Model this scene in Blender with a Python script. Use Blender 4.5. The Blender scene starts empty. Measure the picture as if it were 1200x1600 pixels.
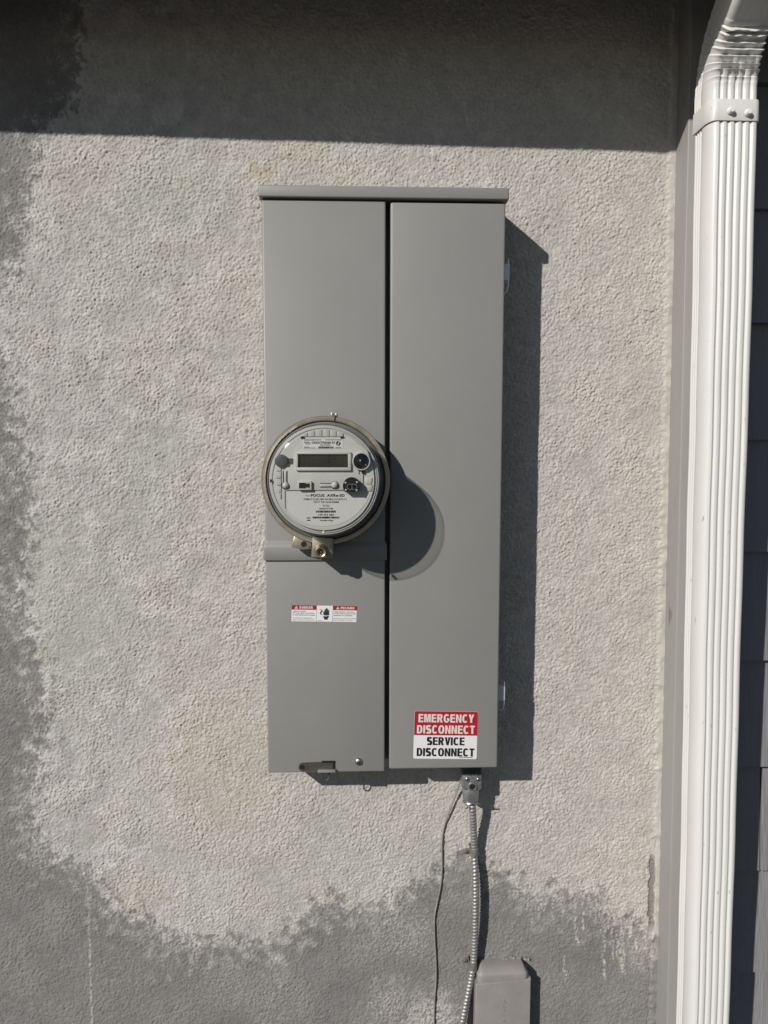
import bpy, bmesh, math, random
import numpy as np
from mathutils import Vector, Matrix

random.seed(7)
SC = bpy.context.scene
COL = SC.collection

# ------------------------------------------------------------------ camera
Z0 = 0.95                                   # height of the enclosure's lower edge above the ground
YAW, PITCH, ROLL = 0.03432, 0.08447, -0.00168
CAM = np.array([0.13266, -1.188, 0.47904 + Z0])
FPX = 1200.0                                # focal length in pixels of the 1200 x 1600 photograph
_cy, _sy, _cp, _sp = math.cos(YAW), math.sin(YAW), math.cos(PITCH), math.sin(PITCH)
FWD = np.array([_sy*_cp, _cy*_cp, -_sp])
RGT = np.array([_cy, -_sy, 0.0])
DWN = np.cross(FWD, RGT)
_c, _s = math.cos(ROLL), math.sin(ROLL)
RGT, DWN = _c*RGT + _s*DWN, -_s*RGT + _c*DWN

cd = bpy.data.cameras.new('camera')
cam = bpy.data.objects.new('camera', cd)
COL.objects.link(cam)
mw = Matrix.Identity(4)
for i in range(3):
    mw[i][0], mw[i][1], mw[i][2], mw[i][3] = RGT[i], -DWN[i], -FWD[i], CAM[i]
cam.matrix_world = mw
cd.sensor_fit = 'VERTICAL'
cd.sensor_height = 36.0
cd.sensor_width = 27.0
cd.lens = 36.0*FPX/1600.0
cd.clip_start = 0.01
cd.clip_end = 3000
SC.camera = cam

# ------------------------------------------------------------------ light
SX, SZ = 0.856, 0.694                       # travel of the sunlight to the right / down per metre towards the wall
sun_dir = Vector((SX, 1.0, -SZ)).normalized()
SUN_EL = math.asin(-sun_dir.z)
SUN_AZ = math.atan2(-sun_dir.x, -sun_dir.y)
w = bpy.data.worlds.new('World')
SC.world = w
w.use_nodes = True
nt = w.node_tree
bg = nt.nodes['Background']
sky = nt.nodes.new('ShaderNodeTexSky')
sky.sky_type = 'NISHITA'
sky.sun_disc = False
sky.sun_elevation = SUN_EL
sky.sun_rotation = SUN_AZ
sky.dust_density = 0.3
sky.ozone_density = 2.0
nt.links.new(sky.outputs[0], bg.inputs[0])
bg.inputs[1].default_value = 0.05
sl = bpy.data.lights.new('sun', 'SUN')
sl.energy = 4.4
sl.angle = math.radians(0.7)
sl.color = (1.0, 0.962, 0.905)
so = bpy.data.objects.new('sun', sl)
COL.objects.link(so)
so.rotation_euler = sun_dir.to_track_quat('-Z', 'Y').to_euler()
so.location = (-3, -4, 5)
vs = SC.view_settings
vs.view_transform = 'Standard'
vs.look = 'None'
vs.exposure = -0.08
vs.gamma = 1.0
vs.use_curve_mapping = False

# ------------------------------------------------------------------ helpers
def P(px, py, Y):
    """point of the plane y = Y seen at a pixel of the 1200 x 1600 photograph"""
    v = FWD + RGT*(px-600)/FPX + DWN*(py-800)/FPX
    return CAM + v*(Y-CAM[1])/v[1]

ORG = {}
def tag(o, label=None, cat=None, group=None, kind=None):
    if label: o['label'] = label
    if cat: o['category'] = cat
    if group: o['group'] = group
    if kind: o['kind'] = kind
    return o

def thing(name, loc, label, cat, group=None):
    o = bpy.data.objects.new(name, None)
    o.empty_display_size = 0.03
    COL.objects.link(o)
    o.location = loc
    ORG[o.name] = np.array(loc, float)
    return tag(o, label, cat, group)

def link(name, me, parent=None, origin=None):
    o = bpy.data.objects.new(name, me)
    COL.objects.link(o)
    if parent is not None:
        o.parent = parent
        org = ORG[parent.name]
    else:
        org = np.array(origin if origin is not None else (0, 0, 0), float)
        o.location = org
    ORG[o.name] = org
    n = len(me.vertices)
    co = np.empty(n*3, np.float32)
    me.vertices.foreach_get('co', co)
    co = (co.reshape(-1, 3) - org).astype(np.float32)
    me.vertices.foreach_set('co', co.ravel())
    me.update()
    return o

def finish(name, bm, mat, parent=None, smooth=True, angle=40, origin=None):
    bmesh.ops.recalc_face_normals(bm, faces=bm.faces)
    me = bpy.data.meshes.new(name)
    bm.to_mesh(me)
    bm.free()
    me.materials.append(mat)
    if smooth:
        me.polygons.foreach_set('use_smooth', [True]*len(me.polygons))
        me.set_sharp_from_angle(angle=math.radians(angle))
    return link(name, me, parent, origin)

def raw(name, verts, faces, mat, parent=None, smooth=False, angle=40, origin=None):
    me = bpy.data.meshes.new(name)
    me.from_pydata([tuple(v) for v in verts], [], faces)
    me.materials.append(mat)
    if smooth:
        me.polygons.foreach_set('use_smooth', [True]*len(me.polygons))
        me.set_sharp_from_angle(angle=math.radians(angle))
    return link(name, me, parent, origin)

def add_box(bm, x0, x1, y0, y1, z0, z1, bev=0.0, seg=2):
    v = [bm.verts.new(c) for c in ((x0,y0,z0),(x1,y0,z0),(x1,y1,z0),(x0,y1,z0),(x0,y0,z1),(x1,y0,z1),(x1,y1,z1),(x0,y1,z1))]
    fs = [bm.faces.new([v[i] for i in f]) for f in ((0,1,5,4),(1,2,6,5),(2,3,7,6),(3,0,4,7),(4,5,6,7),(3,2,1,0))]
    if bev:
        es = list({e for f in fs for e in f.edges})
        bmesh.ops.bevel(bm, geom=es, offset=bev, segments=seg, profile=0.5, affect='EDGES')

def box(name, x0, x1, y0, y1, z0, z1, mat, parent, bev=0.0, seg=2, angle=40):
    bm = bmesh.new()
    add_box(bm, x0, x1, y0, y1, z0, z1, bev, seg)
    return finish(name, bm, mat, parent, angle=angle)

def add_prism(bm, pts, y0, y1):
    """polygon in x, z pushed from y0 (front) to y1 (back)"""
    a = [bm.verts.new((p[0], y0, p[1])) for p in pts]
    b = [bm.verts.new((p[0], y1, p[1])) for p in pts]
    n = len(pts)
    bm.faces.new(a)
    bm.faces.new(b[::-1])
    for i in range(n):
        bm.faces.new((a[i], a[(i+1) % n], b[(i+1) % n], b[i]))
    return a

def prism(name, pts, y0, y1, mat, parent, bev=0.0, seg=2, angle=40):
    bm = bmesh.new()
    a = add_prism(bm, pts, y0, y1)
    if bev:
        bm.edges.ensure_lookup_table()
        sa = set(a)
        es = [e for e in bm.edges if e.verts[0] in sa and e.verts[1] in sa]
        bmesh.ops.bevel(bm, geom=es, offset=bev, segments=seg, profile=0.5, affect='EDGES')
    return finish(name, bm, mat, parent, angle=angle)

def add_lathe(bm, cx, cz, prof, n=64, warp=None, cap0=False, cap1=False):
    """profile of (radius, y) turned about the axis x = cx, z = cz"""
    rings = []
    for r, y in prof:
        ring = []
        for i in range(n):
            a = 2*math.pi*i/n
            p = (cx + r*math.cos(a), y, cz + r*math.sin(a))
            if warp: p = warp(p)
            ring.append(bm.verts.new(p))
        rings.append(ring)
    for k in range(len(rings)-1):
        A, B = rings[k], rings[k+1]
        for i in range(n):
            bm.faces.new((A[i], A[(i+1) % n], B[(i+1) % n], B[i]))
    if cap0: bm.faces.new(rings[0])
    if cap1: bm.faces.new(rings[-1])

def lathe(name, cx, cz, prof, mat, parent, n=64, warp=None, cap0=False, cap1=False, angle=40):
    bm = bmesh.new()
    add_lathe(bm, cx, cz, prof, n, warp, cap0, cap1)
    return finish(name, bm, mat, parent, angle=angle)

def disc(name, c, r, y_front, y_back, mat, parent, n=32, bev=0.0):
    if bev:
        pr = [(0.0001, y_front), (r-bev, y_front), (r-bev*0.3, y_front+bev*0.3), (r, y_front+bev), (r, y_back)]
    else:
        pr = [(0.0001, y_front), (r, y_front), (r, y_back)]
    return lathe(name, c[0], c[2], pr, mat, parent, n)

def frames(path):
    P_ = [Vector(p) for p in path]
    T = []
    for i in range(len(P_)):
        T.append((P_[min(i+1, len(P_)-1)] - P_[max(i-1, 0)]).normalized())
    n = Vector((1, 0, 0))
    out = []
    for p, t in zip(P_, T):
        n = (n - t*n.dot(t)).normalized()
        out.append((p, t, n, t.cross(n)))
    return out

def add_tube(bm, path, rad, n=10, caps=True):
    fr = frames(path)
    rings = []
    for i, (p, t, a, b) in enumerate(fr):
        r = rad(i) if callable(rad) else rad
        ring = []
        for k in range(n):
            th = 2*math.pi*k/n
            rr = r(th) if callable(r) else r
            ring.append(bm.verts.new(p + a*(rr*math.cos(th)) + b*(rr*math.sin(th))))
        rings.append(ring)
    for A, B in zip(rings, rings[1:]):
        for k in range(n):
            bm.faces.new((A[k], A[(k+1) % n], B[(k+1) % n], B[k]))
    if caps:
        bm.faces.new(rings[0][::-1])
        bm.faces.new(rings[-1])

def tube(name, path, rad, mat, parent=None, n=10, angle=60, origin=None):
    bm = bmesh.new()
    add_tube(bm, path, rad, n)
    return finish(name, bm, mat, parent, angle=angle, origin=origin)

def spline(pts, step):
    """Catmull-Rom through the points, resampled at an even step"""
    P_ = [Vector(p) for p in pts]
    P_ = [P_[0]*2-P_[1]] + P_ + [P_[-1]*2-P_[-2]]
    out = []
    for i in range(1, len(P_)-2):
        a, b, c, d = P_[i-1:i+3]
        for k in range(40):
            t = k/40
            out.append(0.5*((2*b) + (c-a)*t + (2*a-5*b+4*c-d)*t*t + (3*b-a-3*c+d)*t**3))
    out.append(P_[-2])
    res = [out[0]]
    acc = 0
    for p, q in zip(out, out[1:]):
        L = (q-p).length
        if L < 1e-9: continue
        pos = step-acc
        while pos <= L:
            res.append(p.lerp(q, pos/L)); pos += step
        acc = L-(pos-step)
    return res

# ------------------------------------------------------------------ materials
def mat(name, col, rough=0.5, metal=0.0, var=0.0, vscale=30.0, bump=0.0, bscale=300.0, bdist=0.0005, dirt=None, spec=0.5, coat=0.0, stretch=None):
    m = bpy.data.materials.new(name)
    m.use_nodes = True
    t = m.node_tree
    b = t.nodes['Principled BSDF']
    b.inputs['Base Color'].default_value = (*col, 1)
    b.inputs['Roughness'].default_value = rough
    b.inputs['Metallic'].default_value = metal
    b.inputs['Specular IOR Level'].default_value = spec
    b.inputs['Coat Weight'].default_value = coat
    tc = t.nodes.new('ShaderNodeTexCoord')
    src = tc.outputs['Object']
    if stretch:
        mp = t.nodes.new('ShaderNodeMapping')
        mp.inputs['Scale'].default_value = stretch
        t.links.new(src, mp.inputs[0]); src = mp.outputs[0]
    out = None
    if var:
        n = t.nodes.new('ShaderNodeTexNoise')
        n.inputs['Scale'].default_value = vscale
        n.inputs['Detail'].default_value = 6
        n.inputs['Roughness'].default_value = 0.65
        t.links.new(src, n.inputs['Vector'])
        r = t.nodes.new('ShaderNodeMapRange')
        r.inputs['From Min'].default_value = 0.25; r.inputs['From Max'].default_value = 0.75
        r.inputs['To Min'].default_value = 1-var; r.inputs['To Max'].default_value = 1+var
        t.links.new(n.outputs['Fac'], r.inputs['Value'])
        mx = t.nodes.new('ShaderNodeVectorMath'); mx.operation = 'SCALE'
        mx.inputs[0].default_value = col
        t.links.new(r.outputs[0], mx.inputs['Scale'])
        out = mx.outputs[0]
        rr = t.nodes.new('ShaderNodeMapRange')
        rr.inputs['From Min'].default_value = 0.25; rr.inputs['From Max'].default_value = 0.75
        rr.inputs['To Min'].default_value = max(0.02, rough-var*0.6); rr.inputs['To Max'].default_value = min(1, rough+var*0.6)
        t.links.new(n.outputs['Fac'], rr.inputs['Value'])
        t.links.new(rr.outputs[0], b.inputs['Roughness'])
    if dirt:                                  # (colour, scale, threshold, stretch): small marks of their own shape
        dcol, dsc, dth, dstr = dirt
        mp = t.nodes.new('ShaderNodeMapping'); mp.inputs['Scale'].default_value = dstr
        t.links.new(tc.outputs['Object'], mp.inputs[0])
        n = t.nodes.new('ShaderNodeTexNoise'); n.inputs['Scale'].default_value = dsc; n.inputs['Detail'].default_value = 3
        t.links.new(mp.outputs[0], n.inputs['Vector'])
        r = t.nodes.new('ShaderNodeMapRange')
        r.inputs['From Min'].default_value = dth; r.inputs['From Max'].default_value = dth+0.05
        t.links.new(n.outputs['Fac'], r.inputs['Value'])
        mx = t.nodes.new('ShaderNodeMix'); mx.data_type = 'RGBA'
        t.links.new(r.outputs[0], mx.inputs['Factor'])
        if out is not None: t.links.new(out, mx.inputs['A'])
        else: mx.inputs['A'].default_value = (*col, 1)
        mx.inputs['B'].default_value = (*dcol, 1)
        out = mx.outputs['Result']
    if out is not None:
        t.links.new(out, b.inputs['Base Color'])
    if bump:
        n = t.nodes.new('ShaderNodeTexNoise')
        n.inputs['Scale'].default_value = bscale
        n.inputs['Detail'].default_value = 3
        t.links.new(src, n.inputs['Vector'])
        bp = t.nodes.new('ShaderNodeBump')
        bp.inputs['Strength'].default_value = bump
        bp.inputs['Distance'].default_value = bdist
        t.links.new(n.outputs['Fac'], bp.inputs['Height'])
        t.links.new(bp.outputs[0], b.inputs['Normal'])
    return m

M = {}
M['box'] = mat('grey_enamel', (0.232, 0.229, 0.218), 0.42, 0, 0.035, 9, 0.10, 900, 0.0003, spec=0.35, dirt=((0.26, 0.255, 0.24), 60, 0.80, (1, 1, 1)))
M['box_dark'] = mat('dark_enclosure_inside', (0.05, 0.05, 0.052), 0.7)
M['ring'] = mat('tan_steel', (0.40, 0.365, 0.285), 0.42, 0.75, 0.14, 60, 0.12, 500, 0.0003, dirt=((0.12, 0.10, 0.07), 300, 0.72, (1, 1, 1)))
M['brass'] = mat('dull_brass', (0.40, 0.34, 0.22), 0.35, 0.85, 0.12, 120)
M['steel'] = mat('zinc_steel', (0.42, 0.42, 0.415), 0.38, 0.95, 0.15, 150)
M['bright_zinc'] = mat('bright_zinc', (0.68, 0.70, 0.74), 0.35, 0.4, 0.08, 150)
M['cast'] = mat('grey_cast_zinc', (0.34, 0.35, 0.35), 0.42, 0.75, 0.2, 140, 0.25, 500, 0.0005)
M['green'] = mat('dark_green_enamel', (0.035, 0.07, 0.055), 0.4, 0.2, 0.2, 200)
M['black'] = mat('black_plastic', (0.012, 0.012, 0.013), 0.38, 0, 0.1, 60)
M['hole'] = mat('dark_hole', (0.006, 0.006, 0.006), 0.8)
M['hasp'] = mat('dark_bronze_steel', (0.082, 0.075, 0.066), 0.5, 0.3, 0.2, 150)
M['meter_grey'] = mat('pale_grey_plastic', (0.56, 0.56, 0.53), 0.42, 0, 0.04, 40)
M['meter_rim'] = mat('grey_plastic', (0.50, 0.50, 0.48), 0.4, 0, 0.05, 40)
M['flange'] = mat('smoky_plastic', (0.13, 0.13, 0.125), 0.5, 0, 0.05, 40)
M['meter_dome'] = mat('dark_plastic_lens', (0.008, 0.008, 0.013), 0.22, 0, 0, spec=0.3)
M['knob'] = mat('dark_grey_plastic', (0.075, 0.075, 0.07), 0.45, 0, 0.06, 80)
M['label_white'] = mat('white_label', (0.70, 0.70, 0.70), 0.35, 0, 0.02, 40)
M['label_plain'] = mat('meter_label', (0.64, 0.64, 0.63), 0.38, 0, 0.02, 40)
M['sticker_red'] = mat('sticker_red', (0.36, 0.016, 0.022), 0.35, 0, 0.05, 60)
M['sticker_pink'] = mat('sticker_pale_print', (0.66, 0.59, 0.585), 0.4)
M['ink'] = mat('black_ink', (0.012, 0.012, 0.014), 0.45)
M['ink_grey'] = mat('grey_ink', (0.20, 0.20, 0.20), 0.5)
M['ink_soft'] = mat('small_print_ink', (0.10, 0.10, 0.11), 0.5)
M['lcd'] = mat('lcd_panel', (0.028, 0.028, 0.022), 0.3, 0, 0.05, 40)
M['lcd_ink'] = mat('lcd_segment', (0.008, 0.008, 0.007), 0.3)
M['lcd_faint'] = mat('lcd_faint_segment', (0.022, 0.022, 0.018), 0.3)
M['white_paint'] = mat('white_gutter_paint', (0.640, 0.632, 0.612), 0.42, 0, 0.035, 14, 0.10, 220, 0.0006, dirt=((0.36, 0.34, 0.31), 130, 0.70, (1.6, 1.6, 0.45)), stretch=(1, 1, 0.35))
M['white_screw'] = mat('painted_screw', (0.74, 0.73, 0.70), 0.35)
M['trim'] = mat('grey_trim_paint', (0.298, 0.289, 0.276), 0.55, 0, 0.10, 14, 0.30, 120, 0.0006, dirt=((0.18, 0.165, 0.15), 40, 0.70, (1, 1, 0.25)), stretch=(1, 1, 0.15))
M['soffit'] = mat('dark_soffit_paint', (0.10, 0.095, 0.09), 0.7, 0, 0.1, 10)
M['fascia'] = mat('fascia_paint', (0.30, 0.29, 0.275), 0.6, 0, 0.08, 8)
M['roof'] = mat('roof_shingle', (0.07, 0.065, 0.06), 0.9, 0, 0.3, 40)
M['shingle'] = mat('grey_shingle_paint', (0.215, 0.208, 0.218), 0.72, 0, 0.16, 60, 0.9, 260, 0.0022, stretch=(1.0, 1.0, 0.035))
M['shingle_back'] = mat('shingle_wall_paper', (0.03, 0.03, 0.03), 0.9)
M['wire'] = mat('grey_painted_wire', (0.25, 0.235, 0.215), 0.5, 0, 0.2, 60, 0.2, 300)
M['conduit'] = mat('steel_conduit', (0.33, 0.325, 0.315), 0.5, 0.6, 0.22, 90)
M['strap'] = mat('painted_strap', (0.22, 0.21, 0.195), 0.45, 0.4, 0.3, 160, 0.3, 400)
M['raceway'] = mat('grey_painted_plastic', (0.245, 0.230, 0.222), 0.55, 0, 0.10, 35, 0.35, 160, 0.0006, dirt=((0.27, 0.255, 0.24), 90, 0.71, (1, 1, 1)))
M['caulk'] = mat('painted_caulk', (0.26, 0.245, 0.225), 0.6, 0, 0.2, 90, 0.6, 160, 0.002)
M['ground'] = mat('bare_ground', (0.052, 0.045, 0.043), 0.9, 0, 0.3, 2.5, 0.5, 30, 0.01)

def clear_cover():
    m = bpy.data.materials.new('clear_plastic')
    m.use_nodes = True
    t = m.node_tree
    t.nodes.remove(t.nodes['Principled BSDF'])
    out = t.nodes['Material Output']
    tr = t.nodes.new('ShaderNodeBsdfTransparent'); tr.inputs[0].default_value = (0.86, 0.86, 0.85, 1)
    gl = t.nodes.new('ShaderNodeBsdfGlossy'); gl.inputs['Roughness'].default_value = 0.06
    gl.inputs[0].default_value = (0.9, 0.9, 0.9, 1)
    lw = t.nodes.new('ShaderNodeLayerWeight'); lw.inputs['Blend'].default_value = 0.5
    pw = t.nodes.new('ShaderNodeMath'); pw.operation = 'POWER'; pw.inputs[1].default_value = 5
    t.links.new(lw.outputs['Facing'], pw.inputs[0])
    ma = t.nodes.new('ShaderNodeMath'); ma.operation = 'MULTIPLY_ADD'; ma.inputs[1].default_value = 0.8; ma.inputs[2].default_value = 0.04
    t.links.new(pw.outputs[0], ma.inputs[0])
    mx = t.nodes.new('ShaderNodeMixShader')
    t.links.new(ma.outputs[0], mx.inputs[0])
    t.links.new(tr.outputs[0], mx.inputs[1])
    t.links.new(gl.outputs[0], mx.inputs[2])
    t.links.new(mx.outputs[0], out.inputs[0])
    return m
M['clear'] = clear_cover()

# ------------------------------------------------------------------ lettering
_tcache = {}
def text_mesh(s, bold=0.0):
    key = (s, bold)
    if key in _tcache: return _tcache[key]
    cu = bpy.data.curves.new('t', 'FONT')
    cu.body = s
    cu.size = 1.0
    cu.offset = bold
    cu.space_character = 1.0 + bold*2.2
    cu.resolution_u = 3
    ob = bpy.data.objects.new('t', cu)
    COL.objects.link(ob)
    dg = bpy.context.evaluated_depsgraph_get()
    dg.update()
    me = bpy.data.meshes.new_from_object(ob.evaluated_get(dg))
    v = np.array([x.co[:2] for x in me.vertices])
    f = [tuple(p.vertices) for p in me.polygons]
    bpy.data.objects.remove(ob)
    bpy.data.meshes.remove(me)
    bpy.data.curves.remove(cu)
    v = (v-v.min(0))/(v.max(0)-v.min(0))
    _tcache[key] = (v, f)
    return v, f

def lettering(s, quad, mt, parent, bold=0.0, name='lettering'):
    """text filling the quad (a function of u, v with v up)"""
    v, f = text_mesh(s, bold)
    return raw(name, [quad(a, b) for a, b in v], f, mt, parent)

_T, _Hh = 0.245, 0.185                        # stem and bar of the block capitals, cap height 1
def _strip(outer, inner):
    n = len(outer)
    return [[outer[k], outer[k+1], inner[k+1], inner[k]] for k in range(n-1)]
def _arc(cx, cy, rx, ry, a0, a1, n=14):
    return [(cx+rx*math.copysign(abs(math.cos(a))**0.82, math.cos(a)), cy+ry*math.copysign(abs(math.sin(a))**0.82, math.sin(a))) for a in [math.radians(a0+(a1-a0)*k/n) for k in range(n+1)]]
def _rc(x0, y0, x1, y1): return [(x0, y0), (x1, y0), (x1, y1), (x0, y1)]
def _ring(w_, a0, a1, n=28):
    return _strip(_arc(w_/2, .5, w_/2, .515, a0, a1, n), _arc(w_/2, .5, w_/2-_T, .515-_Hh, a0, a1, n))
def _bowl(w_, y0, y1, x0):
    m_ = (y0+y1)/2; r = (y1-y0)/2; xc = w_-min(r*0.9, w_*0.5)
    o = [(x0, y1)]+_arc(xc, m_, w_-xc, r, 90, -90, 14)+[(x0, y0)]
    i_ = [(x0, y1-_Hh)]+_arc(xc, m_, w_-xc-_T, r-_Hh, 90, -90, 14)+[(x0, y0+_Hh)]
    return _strip(o, i_)
def glyph(ch):
    t, h = _T, _Hh
    if ch == 'E': w_ = .62; return w_, [_rc(0,0,t,1), _rc(t,0,w_,h), _rc(t,.5-h/2+.02,w_*.95,.5+h/2+.02), _rc(t,1-h,w_*.98,1)]
    if ch == 'L': w_ = .58; return w_, [_rc(0,0,t,1), _rc(t,0,w_,h)]
    if ch == 'I': return t, [_rc(0,0,t,1)]
    if ch == 'T': w_ = .64; m_ = w_/2; return w_, [[(0,1),(0,1-h),(m_-t/2,1-h),(m_-t/2,0),(m_+t/2,0),(m_+t/2,1-h),(w_,1-h),(w_,1)]]
    if ch == 'N': w_ = .70; return w_, [[(0,0),(0,1),(t*.98,1),(w_-t*.92,.36),(w_-t*.92,1),(w_,1),(w_,0),(w_-t*.98,0),(t*.92,.64),(t*.92,0)]]
    if ch == 'M': w_ = .84; m_ = w_/2; return w_, [[(0,0),(0,1),(t*1.42,1),(m_,.34),(w_-t*1.42,1),(w_,1),(w_,0),(w_-t*.88,0),(w_-t*.88,.76),(m_+t*.44,0),(m_-t*.44,0),(t*.88,.76),(t*.88,0)]]
    if ch == 'V': w_ = .72; m_ = w_/2; return w_, [[(0,1),(t*1.08,1),(m_,.27),(w_-t*1.08,1),(w_,1),(m_+t*.52,0),(m_-t*.52,0)]]
    if ch == 'Y': w_ = .70; m_ = w_/2; return w_, [[(0,1),(t*1.15,1),(m_,.60),(w_-t*1.15,1),(w_,1),(m_+t/2,.41),(m_+t/2,0),(m_-t/2,0),(m_-t/2,.41)]]
    if ch == 'A': w_ = .76; m_ = w_/2; ix = lambda y: t*1.0+(m_-t*1.0)*y/.76; return w_, [[(0,0),(m_-t*.52,1),(m_,1),(m_,.76),(t*1.0,0)], [(w_,0),(w_-t*1.0,0),(m_,.76),(m_,1),(m_+t*.52,1)], [(ix(.2),.2),(w_-ix(.2),.2),(w_-ix(.36),.36),(ix(.36),.36)]]
    if ch == 'O': return .76, _ring(.76, 0, 360)
    if ch == 'C': return .70, _ring(.72, 42, 318)
    if ch == 'G': w_ = .74; return w_, _ring(w_, 42, 312) + [_rc(w_-t*.95,.165,w_,.52), _rc(w_*.54,.52-h,w_-t*.95,.52)]
    if ch == 'D': w_ = .70; return w_, [_rc(0,0,t,1)] + _bowl(w_, 0, 1, t)
    if ch == 'P': w_ = .66; return w_, [_rc(0,0,t,1)] + _bowl(w_, .40, 1, t)
    if ch == 'R': w_ = .72; return w_, [_rc(0,0,t,1)] + _bowl(w_*.93, .42, 1, t) + [[(w_*.38,.42),(w_*.72,.44),(w_,0),(w_-t*1.15,0)]]
    if ch == 'S':
        w_ = .66; m_ = w_/2; q_ = .285
        cl = _arc(m_, 1-q_, m_-t*.5, q_-h*.5, 28, 262, 14) + _arc(m_, q_, m_-t*.5, q_-h*.5, 82, -152, 14)
        o, i_ = [], []
        for k, (x, y) in enumerate(cl):
            a_ = cl[max(0, k-1)]; b_ = cl[min(len(cl)-1, k+1)]
            dx, dy = b_[0]-a_[0], b_[1]-a_[1]; L = math.hypot(dx, dy) or 1
            wd = (h*abs(dx)+t*abs(dy))/L*0.52
            o.append((x-dy/L*wd, y+dx/L*wd)); i_.append((x+dy/L*wd, y-dx/L*wd))
        return w_, _strip(o, i_)
def capitals(word, quad, mt, parent, gap=0.10):
    x, pol = 0.0, []
    for ch in word:
        w_, ps = glyph(ch)
        pol += [[(px+x, py) for px, py in p] for p in ps]
        x += w_+(gap if ch not in 'TVYA' else gap*0.6)
    x -= gap
    vv, ff = [], []
    for p in pol:
        i = len(vv); vv += [quad(a/x, b) for a, b in p]; ff.append(tuple(range(i, i+len(p))))
    me = raw('lettering', vv, ff, mt, parent)
    return me

def flat(name, pts, mt, parent):
    return raw(name, pts, [tuple(range(len(pts)))], mt, parent)

def rects(name, rs, quad, mt, parent):
    """flat print: several small rectangles (u0, v0, u1, v1) as one piece"""
    vv, ff = [], []
    for (a, b, c, d) in rs:
        i = len(vv)
        vv += [quad(a, b), quad(c, b), quad(c, d), quad(a, d)]
        ff.append((i, i+1, i+2, i+3))
    return raw(name, vv, ff, mt, parent)

# ------------------------------------------------------------------ ground
bm = bmesh.new()
add_box(bm, -400, 400, -800, 30, -0.5, 0.0)
g = finish('ground', bm, M['ground'])
tag(g, kind='structure')

# ------------------------------------------------------------------ stucco wall
LEAN = 0.0104                                # the trim and downspout lean slightly out of plumb
def trim_x(z):                               # left edge of the corner trim at height z
    return 0.6281 - LEAN*(z-(Z0-0.479))

def band(shape, step, lam, bw, seed):
    rng = np.random.default_rng(seed)
    wn = rng.standard_normal(shape)
    F = np.fft.rfft2(wn)
    kz = np.fft.fftfreq(shape[0], step)[:, None]
    kx = np.fft.rfftfreq(shape[1], step)[None, :]
    k = np.sqrt(kx*kx+kz*kz); k[0, 0] = 1e-9
    F *= np.exp(-np.log(k*lam)**2/(2*bw*bw))
    h = np.fft.irfft2(F, s=shape)
    return h/h.std()

def sstep(a, b, x):
    t = np.clip((x-a)/(b-a), 0, 1)
    return t*t*(3-2*t)

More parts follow.
